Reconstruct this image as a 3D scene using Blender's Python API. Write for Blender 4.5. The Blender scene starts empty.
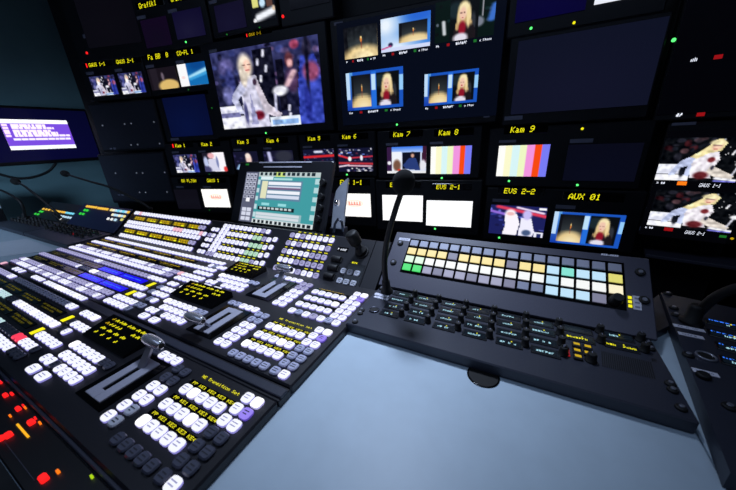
import bpy, math, random
import numpy as np
from mathutils import Vector, Matrix
random.seed(7)
SC = bpy.context.scene
COL = SC.collection
V = Vector
# ------------------------------------------------------------------ camera
FPX, CX, CY = 290.0, 368.0, 245.0            # 14 mm lens, 736 x 490 frame
CAM = V((0, 0, 1.10))
TOP = 1.10 - 0.327                           # height of the console top
DESK = TOP - 0.020
def _solve_axes():
    vx = (-207.0, 167.0); s = -0.049
    X = -V((vx[0]-CX, -(vx[1]-CY), -FPX)).normalized()
    best = None
    lo, hi = 300.0, 800.0
    def dirn(a): return V((a-CX, -(vx[1]+s*(a-vx[0])-CY), -FPX)).normalized()
    for _ in range(80):
        m = (lo+hi)/2
        if dirn(m).dot(X) > 0: hi = m
        else: lo = m
    Y = dirn((lo+hi)/2); Z = X.cross(Y)
    return X, Y, Z
AX, AY, AZ = _solve_axes()
def ray(px, py):                             # direction in the room through a pixel of the photo
    d = V((px-CX, -(py-CY), -FPX))
    return V((AX.dot(d), AY.dot(d), AZ.dot(d)))
def atz(px, py, z):
    r = ray(px, py); return CAM + r*((z-CAM.z)/r.z)
def aty(px, py, y):
    r = ray(px, py); return CAM + r*(y/r.y)
def atx(px, py, x):
    r = ray(px, py); return CAM + r*(x/r.x)
cd = bpy.data.cameras.new('camera'); cam = bpy.data.objects.new('camera', cd); COL.objects.link(cam)
M3 = Matrix((AX, AY, AZ))                    # rows: room axes seen by the camera (M.T of cam basis)
cam.matrix_world = Matrix.Translation(CAM) @ M3.to_4x4()
cd.sensor_width = 36; cd.lens = FPX/736*36; cd.clip_start = 0.01
cd.dof.use_dof = True; cd.dof.focus_distance = 0.72; cd.dof.aperture_fstop = 5.6
SC.camera = cam
vs = SC.view_settings
vs.view_transform = 'Standard'; vs.look = 'None'; vs.gamma = 1; vs.exposure = 0; vs.use_curve_mapping = False
# ------------------------------------------------------------------ materials
MATS = {}
def lin(c):
    return tuple((x/12.92 if x <= 0.04045 else ((x+0.055)/1.055)**2.4) for x in c)
def mat(name, rgb, rough=0.5, metal=0.0, emit=None, es=1.0, noise=0.0, nscale=60, spec=0.5, bump=0.0, coat=0.0):
    """procedural principled material; rgb in 0..255 display values"""
    if name in MATS: return MATS[name]
    m = bpy.data.materials.new(name); m.use_nodes = True
    nt = m.node_tree; b = nt.nodes['Principled BSDF']
    c = lin([x/255 for x in rgb])
    b.inputs['Base Color'].default_value = (*c, 1)
    b.inputs['Roughness'].default_value = rough
    b.inputs['Metallic'].default_value = metal
    b.inputs['Specular IOR Level'].default_value = spec
    b.inputs['Coat Weight'].default_value = coat
    if noise or bump:
        tc = nt.nodes.new('ShaderNodeTexCoord')
        n = nt.nodes.new('ShaderNodeTexNoise'); n.inputs['Scale'].default_value = nscale; n.inputs['Detail'].default_value = 4
        nt.links.new(tc.outputs['Object'], n.inputs['Vector'])
        if noise:
            r = nt.nodes.new('ShaderNodeValToRGB')
            r.color_ramp.elements[0].position = 0.3; r.color_ramp.elements[1].position = 0.7
            r.color_ramp.elements[0].color = (*[x*(1-noise) for x in c], 1)
            r.color_ramp.elements[1].color = (*[min(1, x*(1+noise)) for x in c], 1)
            nt.links.new(n.outputs['Fac'], r.inputs['Fac']); nt.links.new(r.outputs['Color'], b.inputs['Base Color'])
        if bump:
            bp = nt.nodes.new('ShaderNodeBump'); bp.inputs['Strength'].default_value = bump; bp.inputs['Distance'].default_value = 0.001
            nt.links.new(n.outputs['Fac'], bp.inputs['Height']); nt.links.new(bp.outputs['Normal'], b.inputs['Normal'])
    if emit is not None:
        b.inputs['Emission Color'].default_value = (*lin([x/255 for x in emit]), 1)
        b.inputs['Emission Strength'].default_value = es
        try: m.cycles.emission_sampling = 'NONE'
        except Exception: pass
    MATS[name] = m
    return m
panel = mat('panel_black', (24, 24, 31), 0.42, noise=0.12, nscale=400, bump=0.15)
panel_grey = mat('panel_grey', (72, 72, 88), 0.42, noise=0.08, nscale=400, bump=0.15)
panel_blue = mat('panel_slate', (48, 51, 64), 0.42, noise=0.08, nscale=400, bump=0.15)
rack = mat('rack_black', (16, 17, 22), 0.5, noise=0.15, nscale=80)
housing = mat('housing_black', (26, 27, 34), 0.45, noise=0.1, nscale=200)
bezel = mat('bezel_black', (14, 14, 19), 0.35)
glossblack = mat('gloss_black', (7, 7, 9), 0.12)
rubber = mat('rubber_black', (14, 14, 17), 0.6, bump=0.3, nscale=500)
foam = mat('foam_black', (12, 12, 14), 0.95, bump=0.8, nscale=700)
metal_dark = mat('metal_dark', (90, 92, 104), 0.3, 0.8)
metal_light = mat('metal_brushed', (150, 152, 166), 0.32, 0.6, noise=0.1, nscale=90)
grip_metal = mat('grip_metal', (206, 206, 216), 0.24, 0.75)
recess = mat('display_recess', (17, 19, 25), 0.3)
spacer_m = mat('spacer_slate', (26, 31, 48), 0.45)
chrome = mat('chrome', (200, 200, 210), 0.12, 1.0)
plate_mat = mat('label_plate', (126, 128, 150), 0.5)
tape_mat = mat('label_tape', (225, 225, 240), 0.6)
tape_ink = mat('label_ink', (150, 150, 172), 0.6)
slot_dark = mat('slot_dark', (6, 6, 8), 0.7)
grey_plate = mat('fader_plate', (168, 168, 184), 0.4, 0.0, noise=0.06, nscale=300)
worktop = mat('worktop_laminate', (184, 202, 216), 0.42, noise=0.03, nscale=30, spec=0.4)
paper = mat('paper_white', (205, 215, 228), 0.8, noise=0.03, nscale=20)
yellow = mat('led_yellow', (30, 28, 0), 0.5, emit=(246, 238, 22), es=1.08)
amber = mat('led_amber', (30, 24, 0), 0.5, emit=(206, 170, 10), es=0.9)
olive = mat('amber_backlight', (20, 18, 0), 0.4, emit=(92, 84, 6), es=1.0)
orange = mat('led_orange', (30, 10, 0), 0.5, emit=(255, 120, 20), es=1.2)
red = mat('led_red', (40, 0, 0), 0.4, emit=(255, 30, 30), es=1.3)
red_dim = mat('led_red_dim', (30, 0, 0), 0.4, emit=(150, 15, 20), es=1.0)
green = mat('led_green', (0, 30, 5), 0.4, emit=(90, 255, 120), es=1.6)
green_dim = mat('led_green_dim', (0, 20, 5), 0.4, emit=(30, 110, 40), es=1.0)
white_led = mat('led_white', (30, 30, 30), 0.5, emit=(235, 240, 255), es=1.1)
cyan_led = mat('led_cyan', (0, 10, 20), 0.5, emit=(165, 215, 232), es=1.0)
blue_led = mat('led_blue', (0, 0, 30), 0.5, emit=(50, 120, 255), es=1.1)
vblue = mat('display_vivid_blue', (0, 0, 40), 0.2, emit=(24, 14, 225), es=1.15)
dark_disp = mat('display_dark', (10, 14, 20), 0.2, emit=(10, 18, 26), es=1.0)
stud_mat = mat('stud_silver_glow', (190, 195, 205), 0.3, 0.3, emit=(95, 100, 110), es=0.6)  # faint glow put into the silver studs in place of lamp light
def screen_mat(name, es=1.0, rough=0.22):
    if name in MATS: return MATS[name]
    m = bpy.data.materials.new(name); m.use_nodes = True
    nt = m.node_tree; b = nt.nodes['Principled BSDF']
    b.inputs['Base Color'].default_value = (0.004, 0.004, 0.006, 1); b.inputs['Roughness'].default_value = rough
    b.inputs['Specular IOR Level'].default_value = 0.3
    a = nt.nodes.new('ShaderNodeVertexColor'); a.layer_name = 'picture'
    nt.links.new(a.outputs['Color'], b.inputs['Emission Color'])
    b.inputs['Emission Strength'].default_value = es
    MATS[name] = m
    return m
SCREEN = screen_mat('lit_screen', 1.0)
SCREEN_BRIGHT = screen_mat('bright_screen', 1.25)
# buttons: (side, top, legend)
def bstyle(key, top, side, e=True, es=1.0, base=None, leg=None):
    if e:
        t = mat('button_%s_top' % key, base or (60, 60, 66), 0.35, emit=top, es=es)
        s = mat('button_%s_side' % key, base or (50, 50, 60), 0.35, emit=side, es=1.0)
    else:
        t = mat('button_%s_top' % key, top, 0.35, coat=0.2); s = mat('button_%s_side' % key, side, 0.4)
    return (s, t, leg)
ink = mat('button_ink', (40, 42, 60), 0.5, emit=(150, 150, 190), es=1.0)
ink_dark = mat('button_ink_dark', (8, 8, 12), 0.5)
ink_grey = mat('button_ink_grey', (36, 37, 48), 0.5)
ST = {
 'W': bstyle('white', (240, 242, 255), (140, 136, 212), es=1.08, leg=ink),
 'B': bstyle('bright', (255, 255, 255), (175, 170, 225), es=1.3),
 'G': bstyle('grey', (196, 196, 222), (120, 120, 146), e=False, leg=ink_grey),
 'D': bstyle('dark', (78, 80, 96), (36, 38, 48), e=False, leg=ink_grey),  # unlit keys; on the front module this darker tone paints in shade
 'P': bstyle('purple', (150, 128, 240), (84, 66, 170), leg=ink_dark),
 'R': bstyle('red', (255, 60, 90), (170, 20, 50)),
 'C': bstyle('ice', (190, 222, 226), (96, 128, 140), leg=ink),
 'L': bstyle('lavender', (164, 162, 206), (84, 80, 140), leg=ink_grey),
 'N': bstyle('pale_green', (184, 226, 190), (90, 130, 110), leg=ink),
 'K': bstyle('pink', (246, 190, 206), (160, 110, 150)),
 'S': bstyle('silver', (204, 206, 218), (120, 122, 136), e=False, leg=ink_grey),
}
# ------------------------------------------------------------------ mesh building
class MB:
    def __init__(s): s.v = []; s.f = []; s.m = []; s.mats = []; s.sm = []
    def mi(s, m):
        if m not in s.mats: s.mats.append(m)
        return s.mats.index(m)
    def add(s, vs, fs, m, smooth=False):
        o = len(s.v); s.v += [tuple(x) for x in vs]; k = s.mi(m)
        for f in fs: s.f.append([i+o for i in f]); s.m.append(k); s.sm.append(smooth)
        return s
    def box(s, x0, x1, y0, y1, z0, z1, m, bev=0.0):
        if bev <= 0:
            vs = [(x, y, z) for z in (z0, z1) for y in (y0, y1) for x in (x0, x1)]
            return s.add(vs, [(0, 2, 3, 1), (4, 5, 7, 6), (0, 1, 5, 4), (2, 6, 7, 3), (0, 4, 6, 2), (1, 3, 7, 5)], m)
        b = min(bev, (x1-x0)*.45, (y1-y0)*.45, (z1-z0)*.45)
        rings = []
        for z, i in ((z0, b), (z0+b, 0), (z1-b, 0), (z1, b)):
            rings.append([(x0+i, y0+i, z), (x1-i, y0+i, z), (x1-i, y1-i, z), (x0+i, y1-i, z)])
        # chamfer the vertical corners too
        def oct_(r, z, i):
            a, c = i, max(b, i)
            return [(x0+b+i*.4, y0+i, z), (x1-b-i*.4, y0+i, z), (x1-i, y0+b+i*.4, z), (x1-i, y1-b-i*.4, z),
                    (x1-b-i*.4, y1-i, z), (x0+b+i*.4, y1-i, z), (x0+i, y1-b-i*.4, z), (x0+i, y0+b+i*.4, z)]
        R = [oct_(None, z, i) for z, i in ((z0, b), (z0+b, 0), (z1-b, 0), (z1, b))]
        return s.loft(R, m)
    def loft(s, R, m, caps=True, smooth=False):
        n = len(R[0]); vs = [p for r in R for p in r]; fs = []
        for k in range(len(R)-1):
            for i in range(n):
                j = (i+1) % n
                fs.append((k*n+i, k*n+j, (k+1)*n+j, (k+1)*n+i))
        if caps:
            s_ = smooth
            s.add(vs, fs, m, smooth)
            o = len(s.v)-len(vs); kk = s.mi(m)
            s.f.append([o+i for i in reversed(range(n))]); s.m.append(kk); s.sm.append(False)
            s.f.append([o+(len(R)-1)*n+i for i in range(n)]); s.m.append(kk); s.sm.append(False)
            return s
        return s.add(vs, fs, m, smooth)
    def prism_x(s, prof, x0, x1, m):          # prof: list of (y,z), counter-clockwise seen from +x
        return s.loft([[(x0, y, z) for y, z in prof], [(x1, y, z) for y, z in prof]], m)
    def prism_z(s, prof, z0, z1, m):
        return s.loft([[(x, y, z0) for x, y in prof], [(x, y, z1) for x, y in prof]], m)
    def cyl(s, c, r0, r1, h, m, axis=(0, 0, 1), n=16, smooth=True):
        return s.lathe(c, [(r0, 0), (r1, h)], m, axis, n, smooth)
    def lathe(s, c, prof, m, axis=(0, 0, 1), n=16, smooth=True):
        a = V(axis).normalized(); t = V((1, 0, 0)) if abs(a.x) < .9 else V((0, 1, 0))
        u = a.cross(t).normalized(); w = a.cross(u)
        c = V(c)
        R = [[tuple(c+a*h+(u*math.cos(2*math.pi*i/n)+w*math.sin(2*math.pi*i/n))*max(r, 1e-5)) for i in range(n)] for r, h in prof]
        return s.loft(R, m, True, smooth)
    def tube(s, pts, r, m, n=10):
        pts = [V(p) for p in pts]; R = []
        rs = r if isinstance(r, (list, tuple)) else [r]*len(pts)
        up = None
        for i, p in enumerate(pts):
            d = (pts[min(i+1, len(pts)-1)]-pts[max(i-1, 0)]).normalized()
            if up is None:
                up = V((0, 0, 1)) if abs(d.z) < .9 else V((0, 1, 0))
            u = d.cross(up).normalized(); w = u.cross(d).normalized(); up = w
            R.append([tuple(p+(u*math.cos(2*math.pi*k/n)+w*math.sin(2*math.pi*k/n))*rs[i]) for k in range(n)])
        return s.loft(R, m, True, True)
    def ellipsoid(s, c, rx, ry, rz, m, rot=None, n=16, k=10):
        R = []
        for i in range(k+1):
            t = math.pi*(i/k-.5); cz, rr = math.sin(t), max(math.cos(t), .01)
            R.append([V((rx*cz, ry*rr*math.cos(2*math.pi*j/n), rz*rr*math.sin(2*math.pi*j/n))) for j in range(n)])
        R = [[tuple(V(c)+((rot @ p) if rot else p)) for p in r] for r in R]
        return s.loft(R, m, True, True)
    def quad(s, x0, x1, y0, y1, z, m):
        return s.add([(x0, y0, z), (x1, y0, z), (x1, y1, z), (x0, y1, z)], [(0, 1, 2, 3)], m)
    def button(s, x, y, z, w, d, h, style, rot=None, seed=0):
        """rounded key cap with a chamfered top and a small legend"""
        sd, tp, lg = ST[style] if isinstance(style, str) else style
        r = min(w, d)*.28
        def ring(ins, zz):
            out = []
            for qx, qy, a0 in ((1, -1, -90), (1, 1, 0), (-1, 1, 90), (-1, -1, 180)):
                for k in range(3):
                    a = math.radians(a0+45*k); rr = max(r-ins, .0005)
                    out.append(V((qx*(w/2-r)+rr*math.cos(a), qy*(d/2-r)+rr*math.sin(a), zz)))
            return out
        T = (lambda p: tuple(V((x, y, z))+((rot @ p) if rot else p)))
        R = [ring(0, 0), ring(0, h*.6), ring(w*.09, h)]
        n = 12; vs = [T(p) for q in R for p in q]
        s.add(vs, [(k*n+i, k*n+(i+1) % n, (k+1)*n+(i+1) % n, (k+1)*n+i) for k in range(1) for i in range(n)], sd)
        o = len(s.v)-3*n; kt = s.mi(tp)
        for i in range(n): s.f.append([o+n+i, o+n+(i+1) % n, o+2*n+(i+1) % n, o+2*n+i]); s.m.append(kt); s.sm.append(False)
        s.f.append([o+2*n+i for i in range(n)]); s.m.append(kt); s.sm.append(False)
        if lg:
            rg = random.Random(seed)
            zz = h+.00025
            for yy, ww in ((d*.13, rg.uniform(.2, .34)), (-d*.13, rg.uniform(.12, .34))):
                q = [V((-w*ww, yy-d*.045, zz)), V((w*ww, yy-d*.045, zz)), V((w*ww, yy+d*.045, zz)), V((-w*ww, yy+d*.045, zz))]
                s.add([T(p) for p in q], [(0, 1, 2, 3)], lg)
        return s
    def mesh(s, name):
        me = bpy.data.meshes.new(name); me.from_pydata(s.v, [], s.f)
        for m in s.mats: me.materials.append(m)
        me.polygons.foreach_set('material_index', s.m); me.polygons.foreach_set('use_smooth', s.sm)
        me.update(); return me
    def obj(s, name, parent=None, label=None, kind=None, fr=None):
        o = bpy.data.objects.new(name, s.mesh(name)); COL.objects.link(o)
        if parent is not None: o.parent = parent
        elif fr is not None: o.matrix_world = fr.mat()
        if label: o['label'] = label
        if kind: o['kind'] = kind
        return o
class Fr:                                    # a panel's frame: x right, y up its face, z out of the face
    def __init__(s, o, x, y): s.o = V(o); s.x = V(x).normalized(); s.y = V(y).normalized(); s.z = s.x.cross(s.y)
    def mat(s):
        m = Matrix((s.x, s.y, s.z)).transposed().to_4x4(); m.translation = s.o; return m
    def px(s, px, py, d=0.0):                # pixel of the photo -> coordinates on the face
        r = ray(px, py); o = s.o+s.z*d
        p = CAM + r*((o-CAM).dot(s.z)/r.dot(s.z)) - s.o
        return p.dot(s.x), p.dot(s.y)
    def w(s, x, y, z=0.0): return s.o+s.x*x+s.y*y+s.z*z
    def moved(s, x, y, z=0.0): return Fr(s.w(x, y, z), s.x, s.y)
    def loc(s, p): p = V(p)-s.o; return V((p.dot(s.x), p.dot(s.y), p.dot(s.z)))
def thing(name, fr, label, cat, group=None):
    o = bpy.data.objects.new(name, None); COL.objects.link(o); o.matrix_world = fr.mat(); o.empty_display_size = .05
    o['label'] = label; o['category'] = cat
    if group: o['group'] = group
    return o
def tag(o, label, cat, group=None):
    o['label'] = label; o['category'] = cat
    if group: o['group'] = group
    return o
# ------------------------------------------------------------------ 5x7 dot lettering
FONT = {' ': '0000000000', '-': '0808080808', '.': '0000606000', '0': '3E5149453E', '1': '00427F4000', '2': '7249494946', '3': '2141494D33',
 '4': '1814127F10', '5': '2745454539', '6': '3C4A494931', '7': '4121110907', '8': '3649494936', '9': '464949291E',
 'A': '7C1211127C', 'B': '7F49494936', 'C': '3E41414122', 'D': '7F4141413E', 'E': '7F49494941', 'F': '7F09090901', 'G': '3E41415173',
 'H': '7F0808087F', 'I': '00417F4100', 'K': '7F08142241', 'L': '7F40404040', 'M': '7F021C027F', 'N': '7F0408107F', 'O': '3E4141413E',
 'P': '7F09090906', 'S': '2649494932', 'T': '03017F0103', 'U': '3F4040403F', 'V': '1F2040201F', 'X': '6314081463', 'R': '7F09192946',
 'a': '2054547840', 'c': '3844444428', 'e': '3854545418', 'f': '00087E0902', 'i': '00447D4000', 'k': '7F10284400', 'l': '00417F4000',
 'm': '7C04780478', 'n': '7C08040478', 'o': '3844444438', 'r': '7C08040408', 's': '4854545424', 't': '04043F4424', 'w': '3C4030403C'}
def dots(mb, txt, x0, y0, dw, dh, z, m, slant=0.0):
    """dot-matrix lettering; x0,y0 = lower left, dw,dh = dot size"""
    for i, ch in enumerate(txt):
        g = FONT[ch]
        for c in range(5):
            col = int(g[2*c:2*c+2], 16); r = 0
            while r < 7:
                if col >> r & 1:
                    r2 = r
                    while r2 < 6 and col >> (r2+1) & 1: r2 += 1
                    ya = y0+(6-r2)*dh; yb = y0+(7-r)*dh; x = x0+(6*i+c)*dw
                    mb.add([(x+slant*(ya-y0), ya, z), (x+dw*1.05+slant*(ya-y0), ya, z), (x+dw*1.05+slant*(yb-y0), yb, z), (x+slant*(yb-y0), yb, z)], [(0, 1, 2, 3)], m)
                    r = r2+1
                else: r += 1
    return mb
def scribble(mb, x0, x1, y0, h, z, m, seed, cw=None):
    """illegible line of tiny characters"""
    rg = random.Random(seed); cw = cw or h*.8; x = x0
    while x+cw <= x1+1e-6:
        k = rg.random()
        if k > .14:
            mb.quad(x, x+cw*.28, y0, y0+h*rg.choice((1, 1, .65)), z, m)
            mb.quad(x+cw*.28, x+cw*.75, y0+h*rg.choice((0, .38, .75)), y0+h*rg.choice((.85, 1)), z, m) if k > .5 else mb.quad(x+cw*.5, x+cw*.75, y0, y0+h*.8, z, m)
        x += cw
    return mb
# ------------------------------------------------------------------ pictures on the screens
class Img:
    tex = 0.0
    def __init__(s, w, h, c=(0, 0, 0)):
        s.w, s.h = w, h; s.a = np.zeros((h, w, 3)); s.a[:] = np.array(c)/255
        xs = np.linspace(0, 1, w); ys = np.linspace(0, 1, h); s.X, s.Y = np.meshgrid(xs, ys)
    def put(s, m, c): m = np.clip(m, 0, 1)[..., None]; s.a = s.a*(1-m)+np.array(c)/255*m; return s
    def rect(s, x0, y0, x1, y1, c, a=1):
        e = .5/s.w; f = .5/s.h
        return s.put(a*((s.X >= x0-e) & (s.X <= x1+e) & (s.Y >= y0-f) & (s.Y <= y1+f)), c)
    def ell(s, cx, cy, rx, ry, c, rot=0, a=1, soft=.25):
        t = math.radians(rot); dx, dy = s.X-cx, s.Y-cy
        u = dx*math.cos(t)+dy*math.sin(t); v = -dx*math.sin(t)+dy*math.cos(t)
        d = np.sqrt((u/rx)**2+(v/ry)**2)
        return s.put(a*np.clip((1+soft-d)/(2*soft), 0, 1), c)
    def poly(s, P, c, a=1):
        m = np.zeros_like(s.X, bool); n = len(P)
        for i in range(n):
            x0, y0 = P[i]; x1, y1 = P[(i+1) % n]
            if y0 == y1: continue
            cr = ((y0 > s.Y) != (y1 > s.Y)) & (s.X < (x1-x0)*(s.Y-y0)/(y1-y0)+x0); m ^= cr
        return s.put(a*m, c)
    def line(s, x0, y0, x1, y1, w, c, a=1):
        dx, dy = x1-x0, y1-y0; L = dx*dx+dy*dy; t = np.clip(((s.X-x0)*dx+(s.Y-y0)*dy)/L, 0, 1)
        d = np.hypot(s.X-x0-t*dx, s.Y-y0-t*dy); return s.put(a*np.clip(1.5-d/w, 0, 1), c)
    def vgrad(s, c0, c1, y0=0, y1=1, x0=0, x1=1):
        m = ((s.X >= x0) & (s.X <= x1) & (s.Y >= y0) & (s.Y <= y1)); t = np.clip((s.Y-y0)/(y1-y0), 0, 1)[..., None]
        g = np.array(c0)/255*(1-t)+np.array(c1)/255*t; s.a = np.where(m[..., None], g, s.a); return s
    def dots(s, n, x0, y0, x1, y1, r, cols, seed):
        rg = random.Random(seed)
        for _ in range(n): s.ell(rg.uniform(x0, x1), rg.uniform(y0, y1), r*rg.uniform(.5, 1.2), r*rg.uniform(.5, 1.2), rg.choice(cols), a=rg.uniform(.4, 1))
        return s
    def paste(s, o, x0, y0, x1, y1):
        m = (s.X >= x0) & (s.X <= x1) & (s.Y >= y0) & (s.Y <= y1)
        iu = np.clip(((s.X-x0)/(x1-x0)*(o.w-1)).round().astype(int), 0, o.w-1); iv = np.clip(((s.Y-y0)/(y1-y0)*(o.h-1)).round().astype(int), 0, o.h-1)
        s.a = np.where(m[..., None], o.a[iv, iu], s.a); return s
def stage(w, h):
    i = Img(w, h, (26, 28, 56)); i.vgrad((52, 56, 104), (18, 18, 40), 0, .55)
    i.dots(40, 0, 0, 1, .5, .035, [(90, 84, 140), (40, 50, 110), (120, 90, 130), (16, 16, 36), (70, 80, 150)], 3)
    i.rect(.42, .05, .6, .75, (16, 17, 34)); i.rect(.62, .2, .68, .8, (14, 14, 30))
    i.ell(.14, .2, .08, .1, (96, 92, 150)); i.ell(.16, .38, .05, .16, (60, 66, 130)); i.ell(.12, .55, .06, .12, (110, 112, 170))
    for x, y in ((.46, .16), (.52, .07), (.47, .36), (.53, .25), (.7, .75), (.7, .85)): i.line(x, y, x-.008, y+.06, .012, (235, 235, 255))
    i.ell(.74, .22, .035, .09, (110, 60, 70)); i.ell(.745, .26, .025, .05, (226, 170, 170)); i.ell(.75, .45, .06, .14, (74, 50, 84)); i.line(.7, .5, .77, .36, .025, (220, 180, 190))
    i.rect(0, .7, .22, .78, (235, 235, 255)); i.rect(0, .84, .24, .99, (240, 240, 255)); i.rect(0, .79, .2, .83, (120, 120, 170))
    i.poly([(.3, .34), (.42, .34), (.47, .6), (.5, 1), (.24, 1), (.25, .6)], (206, 204, 226))
    i.poly([(.3, .34), (.16, .55), (.14, .62), (.2, .8), (.25, .8), (.21, .62), (.3, .5)], (190, 192, 222))
    i.poly([(.42, .36), (.5, .7), (.62, .84), (.6, .9), (.46, .82), (.4, .5)], (206, 196, 210))
    i.ell(.33, .22, .07, .15, (240, 226, 206)); i.ell(.35, .22, .035, .075, (236, 190, 170)); i.ell(.3, .34, .035, .12, (236, 222, 205)); i.ell(.4, .84, .05, .06, (110, 20, 40)); i.ell(.4, .42, .02, .04, (60, 40, 60))
    i.poly([(.34, .55), (.38, .95), (.31, .95)], (150, 150, 190)); i.ell(.27, .8, .02, .14, (80, 80, 130))
    i.ell(.63, .56, .07, .06, (244, 244, 255)); i.line(.58, .6, .57, .8, .012, (220, 220, 250))
    i.rect(.5, .88, .78, 1, (226, 236, 255)); i.rect(.52, .93, .76, .97, (140, 180, 235))
    i.poly([(.84, .2), (.96, .2), (1, .4), (1, 1), (.78, 1), (.8, .5)], (54, 70, 176)); i.ell(.9, .12, .04, .1, (40, 36, 60)); i.ell(.92, .38, .07, .11, (150, 74, 110)); i.line(.9, .0, .88, .7, .014, (20, 20, 40)); i.ell(.87, .75, .03, .2, (36, 46, 140)); i.ell(.8, .06, .04, .05, (150, 60, 90)); i.tex = .1
    i.line(.31, .2, .33, .2, .006, (110, 70, 66)); i.line(.36, .2, .38, .2, .006, (110, 70, 66)); i.line(.335, .265, .365, .265, .006, (180, 70, 80))
    return i
def seated(w, h):
    i = Img(w, h, (8, 10, 14)); i.dots(26, 0, 0, .62, .3, .05, [(60, 20, 26), (40, 40, 52), (20, 24, 34), (84, 60, 66)], 5)
    i.dots(12, .64, 0, 1, .6, .012, [(250, 250, 255), (200, 200, 220)], 9)
    for x, y in ((.72, .05), (.88, .3), (.97, .14)): i.line(x, y, x-.02, y+.09, .012, (245, 245, 255))
    i.rect(0, .62, .3, .72, (240, 242, 255)); i.rect(0, .74, .34, .82, (236, 238, 255)); i.rect(0, .86, .42, .99, (246, 246, 255)); i.ell(.22, .44, .05, .1, (30, 30, 40))
    i.ell(.33, .76, .04, .14, (16, 20, 30))
    i.poly([(.42, .4), (.28, .52), (.2, .72), (.16, .86), (.24, .86), (.3, .68), (.38, .64), (.36, .86), (.42, .9), (.5, .6)], (196, 206, 240))
    i.poly([(.46, .34), (.7, .32), (.74, .5), (.68, .7), (.7, .92), (.44, .92), (.42, .6)], (236, 230, 238))
    i.poly([(.66, .62), (.96, .86), (.94, .93), (.76, .9), (.62, .8)], (226, 216, 206)); i.ell(.57, .86, .09, .09, (96, 30, 36)); i.ell(.64, .5, .045, .06, (120, 40, 46)); i.ell(.68, .68, .02, .05, (60, 60, 80))
    i.poly([(.62, .06), (.56, .2), (.38, .44), (.46, .48), (.58, .36), (.72, .3), (.76, .14), (.7, .04)], (244, 228, 170)); i.ell(.66, .2, .055, .1, (240, 196, 170), rot=15); i.ell(.655, .12, .09, .055, (250, 236, 186)); i.line(.63, .26, .66, .265, .008, (170, 50, 60)); i.line(.61, .18, .7, .19, .01, (120, 90, 90))
    i.line(.76, .92, 1, .96, .025, (245, 245, 255)); i.line(.76, .98, 1, 1, .02, (120, 120, 220)); i.line(.93, .85, .97, .64, .012, (230, 230, 245)); i.ell(.99, .6, .06, .05, (250, 250, 255)); i.tex = .08
    return i
def spot(w, h, dark=(14, 16, 22)):
    i = Img(w, h, dark); i.ell(.5, .95, .75, .6, (72, 82, 84), soft=.7, a=.8); i.rect(0, 0, .1, 1, (14, 14, 20), .8); i.ell(.55, 1.0, .6, .38, (222, 190, 128), soft=.25); i.ell(.6, 1.05, .4, .3, (244, 226, 178), soft=.6)
    i.ell(.52, .42, .03, .09, (236, 140, 60)); i.ell(.525, .36, .018, .04, (255, 225, 150)); i.line(.53, .5, .53, .7, .014, (150, 50, 44), .7); i.tex = .05; return i
def blonde(w, h):
    i = Img(w, h, (10, 14, 18)); i.ell(.2, .25, .3, .2, (26, 40, 46)); i.ell(.8, .6, .1, .25, (70, 74, 84), a=.6)
    i.poly([(.18, .62), (.42, .5), (.75, .55), (.9, .8), (.9, 1), (.12, 1)], (30, 22, 28)); i.ell(.47, .38, .2, .3, (196, 166, 112)); i.ell(.5, .24, .19, .17, (248, 232, 182)); i.ell(.66, .46, .075, .26, (240, 216, 160)); i.ell(.72, .66, .06, .14, (214, 184, 130)); i.ell(.3, .5, .06, .22, (226, 198, 142)); i.ell(.26, .66, .06, .1, (196, 164, 112)); i.ell(.45, .36, .12, .17, (240, 198, 174)); i.line(.36, .33, .42, .33, .012, (90, 60, 56)); i.line(.47, .33, .53, .33, .012, (90, 60, 56)); i.line(.41, .45, .46, .45, .012, (190, 70, 80)); i.ell(.44, .72, .13, .17, (140, 20, 40)); i.tex = .1; i.ell(.4, .95, .26, .12, (226, 222, 236)); i.ell(.75, .85, .1, .2, (26, 22, 26)); return i
def split(w, h):
    i = Img(w, h, (26, 84, 190)); i.vgrad((90, 160, 230), (20, 60, 170), 0, 1, 0, .12); i.rect(0, 0, .06, .7, (190, 220, 250)); i.rect(.47, .05, .53, .95, (36, 110, 220)); i.rect(.46, .1, .52, .5, (190, 225, 250)); i.rect(.95, .2, 1, .55, (150, 205, 250))
    return i.paste(spot(30, 26), .09, .07, .45, .93).paste(blonde(30, 30), .54, .07, .93, .93)
def swirl(w, h):
    i = Img(w, h, (60, 130, 220)); i.ell(.1, .2, .3, .5, (235, 245, 255), soft=.8); i.ell(.3, .9, .4, .25, (220, 236, 255), soft=.7); i.ell(.8, .05, .3, .2, (40, 100, 210), soft=.6); i.rect(0, .9, 1, 1, (210, 220, 250)); i.ell(.2, .8, .05, .07, (40, 40, 80)); i.line(.02, .9, .2, .84, .02, (200, 60, 130))
    return i.paste(spot(30, 24), .37, .2, .95, .8)
def bars(w, h):
    i = Img(w, h); C = [(255, 255, 250), (252, 250, 206), (216, 246, 248), (238, 248, 196), (242, 150, 224), (248, 74, 16), (120, 124, 246)]
    k = np.minimum((i.X*7).astype(int), 6); i.a = np.array(C)[k]/255; return i
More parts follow.
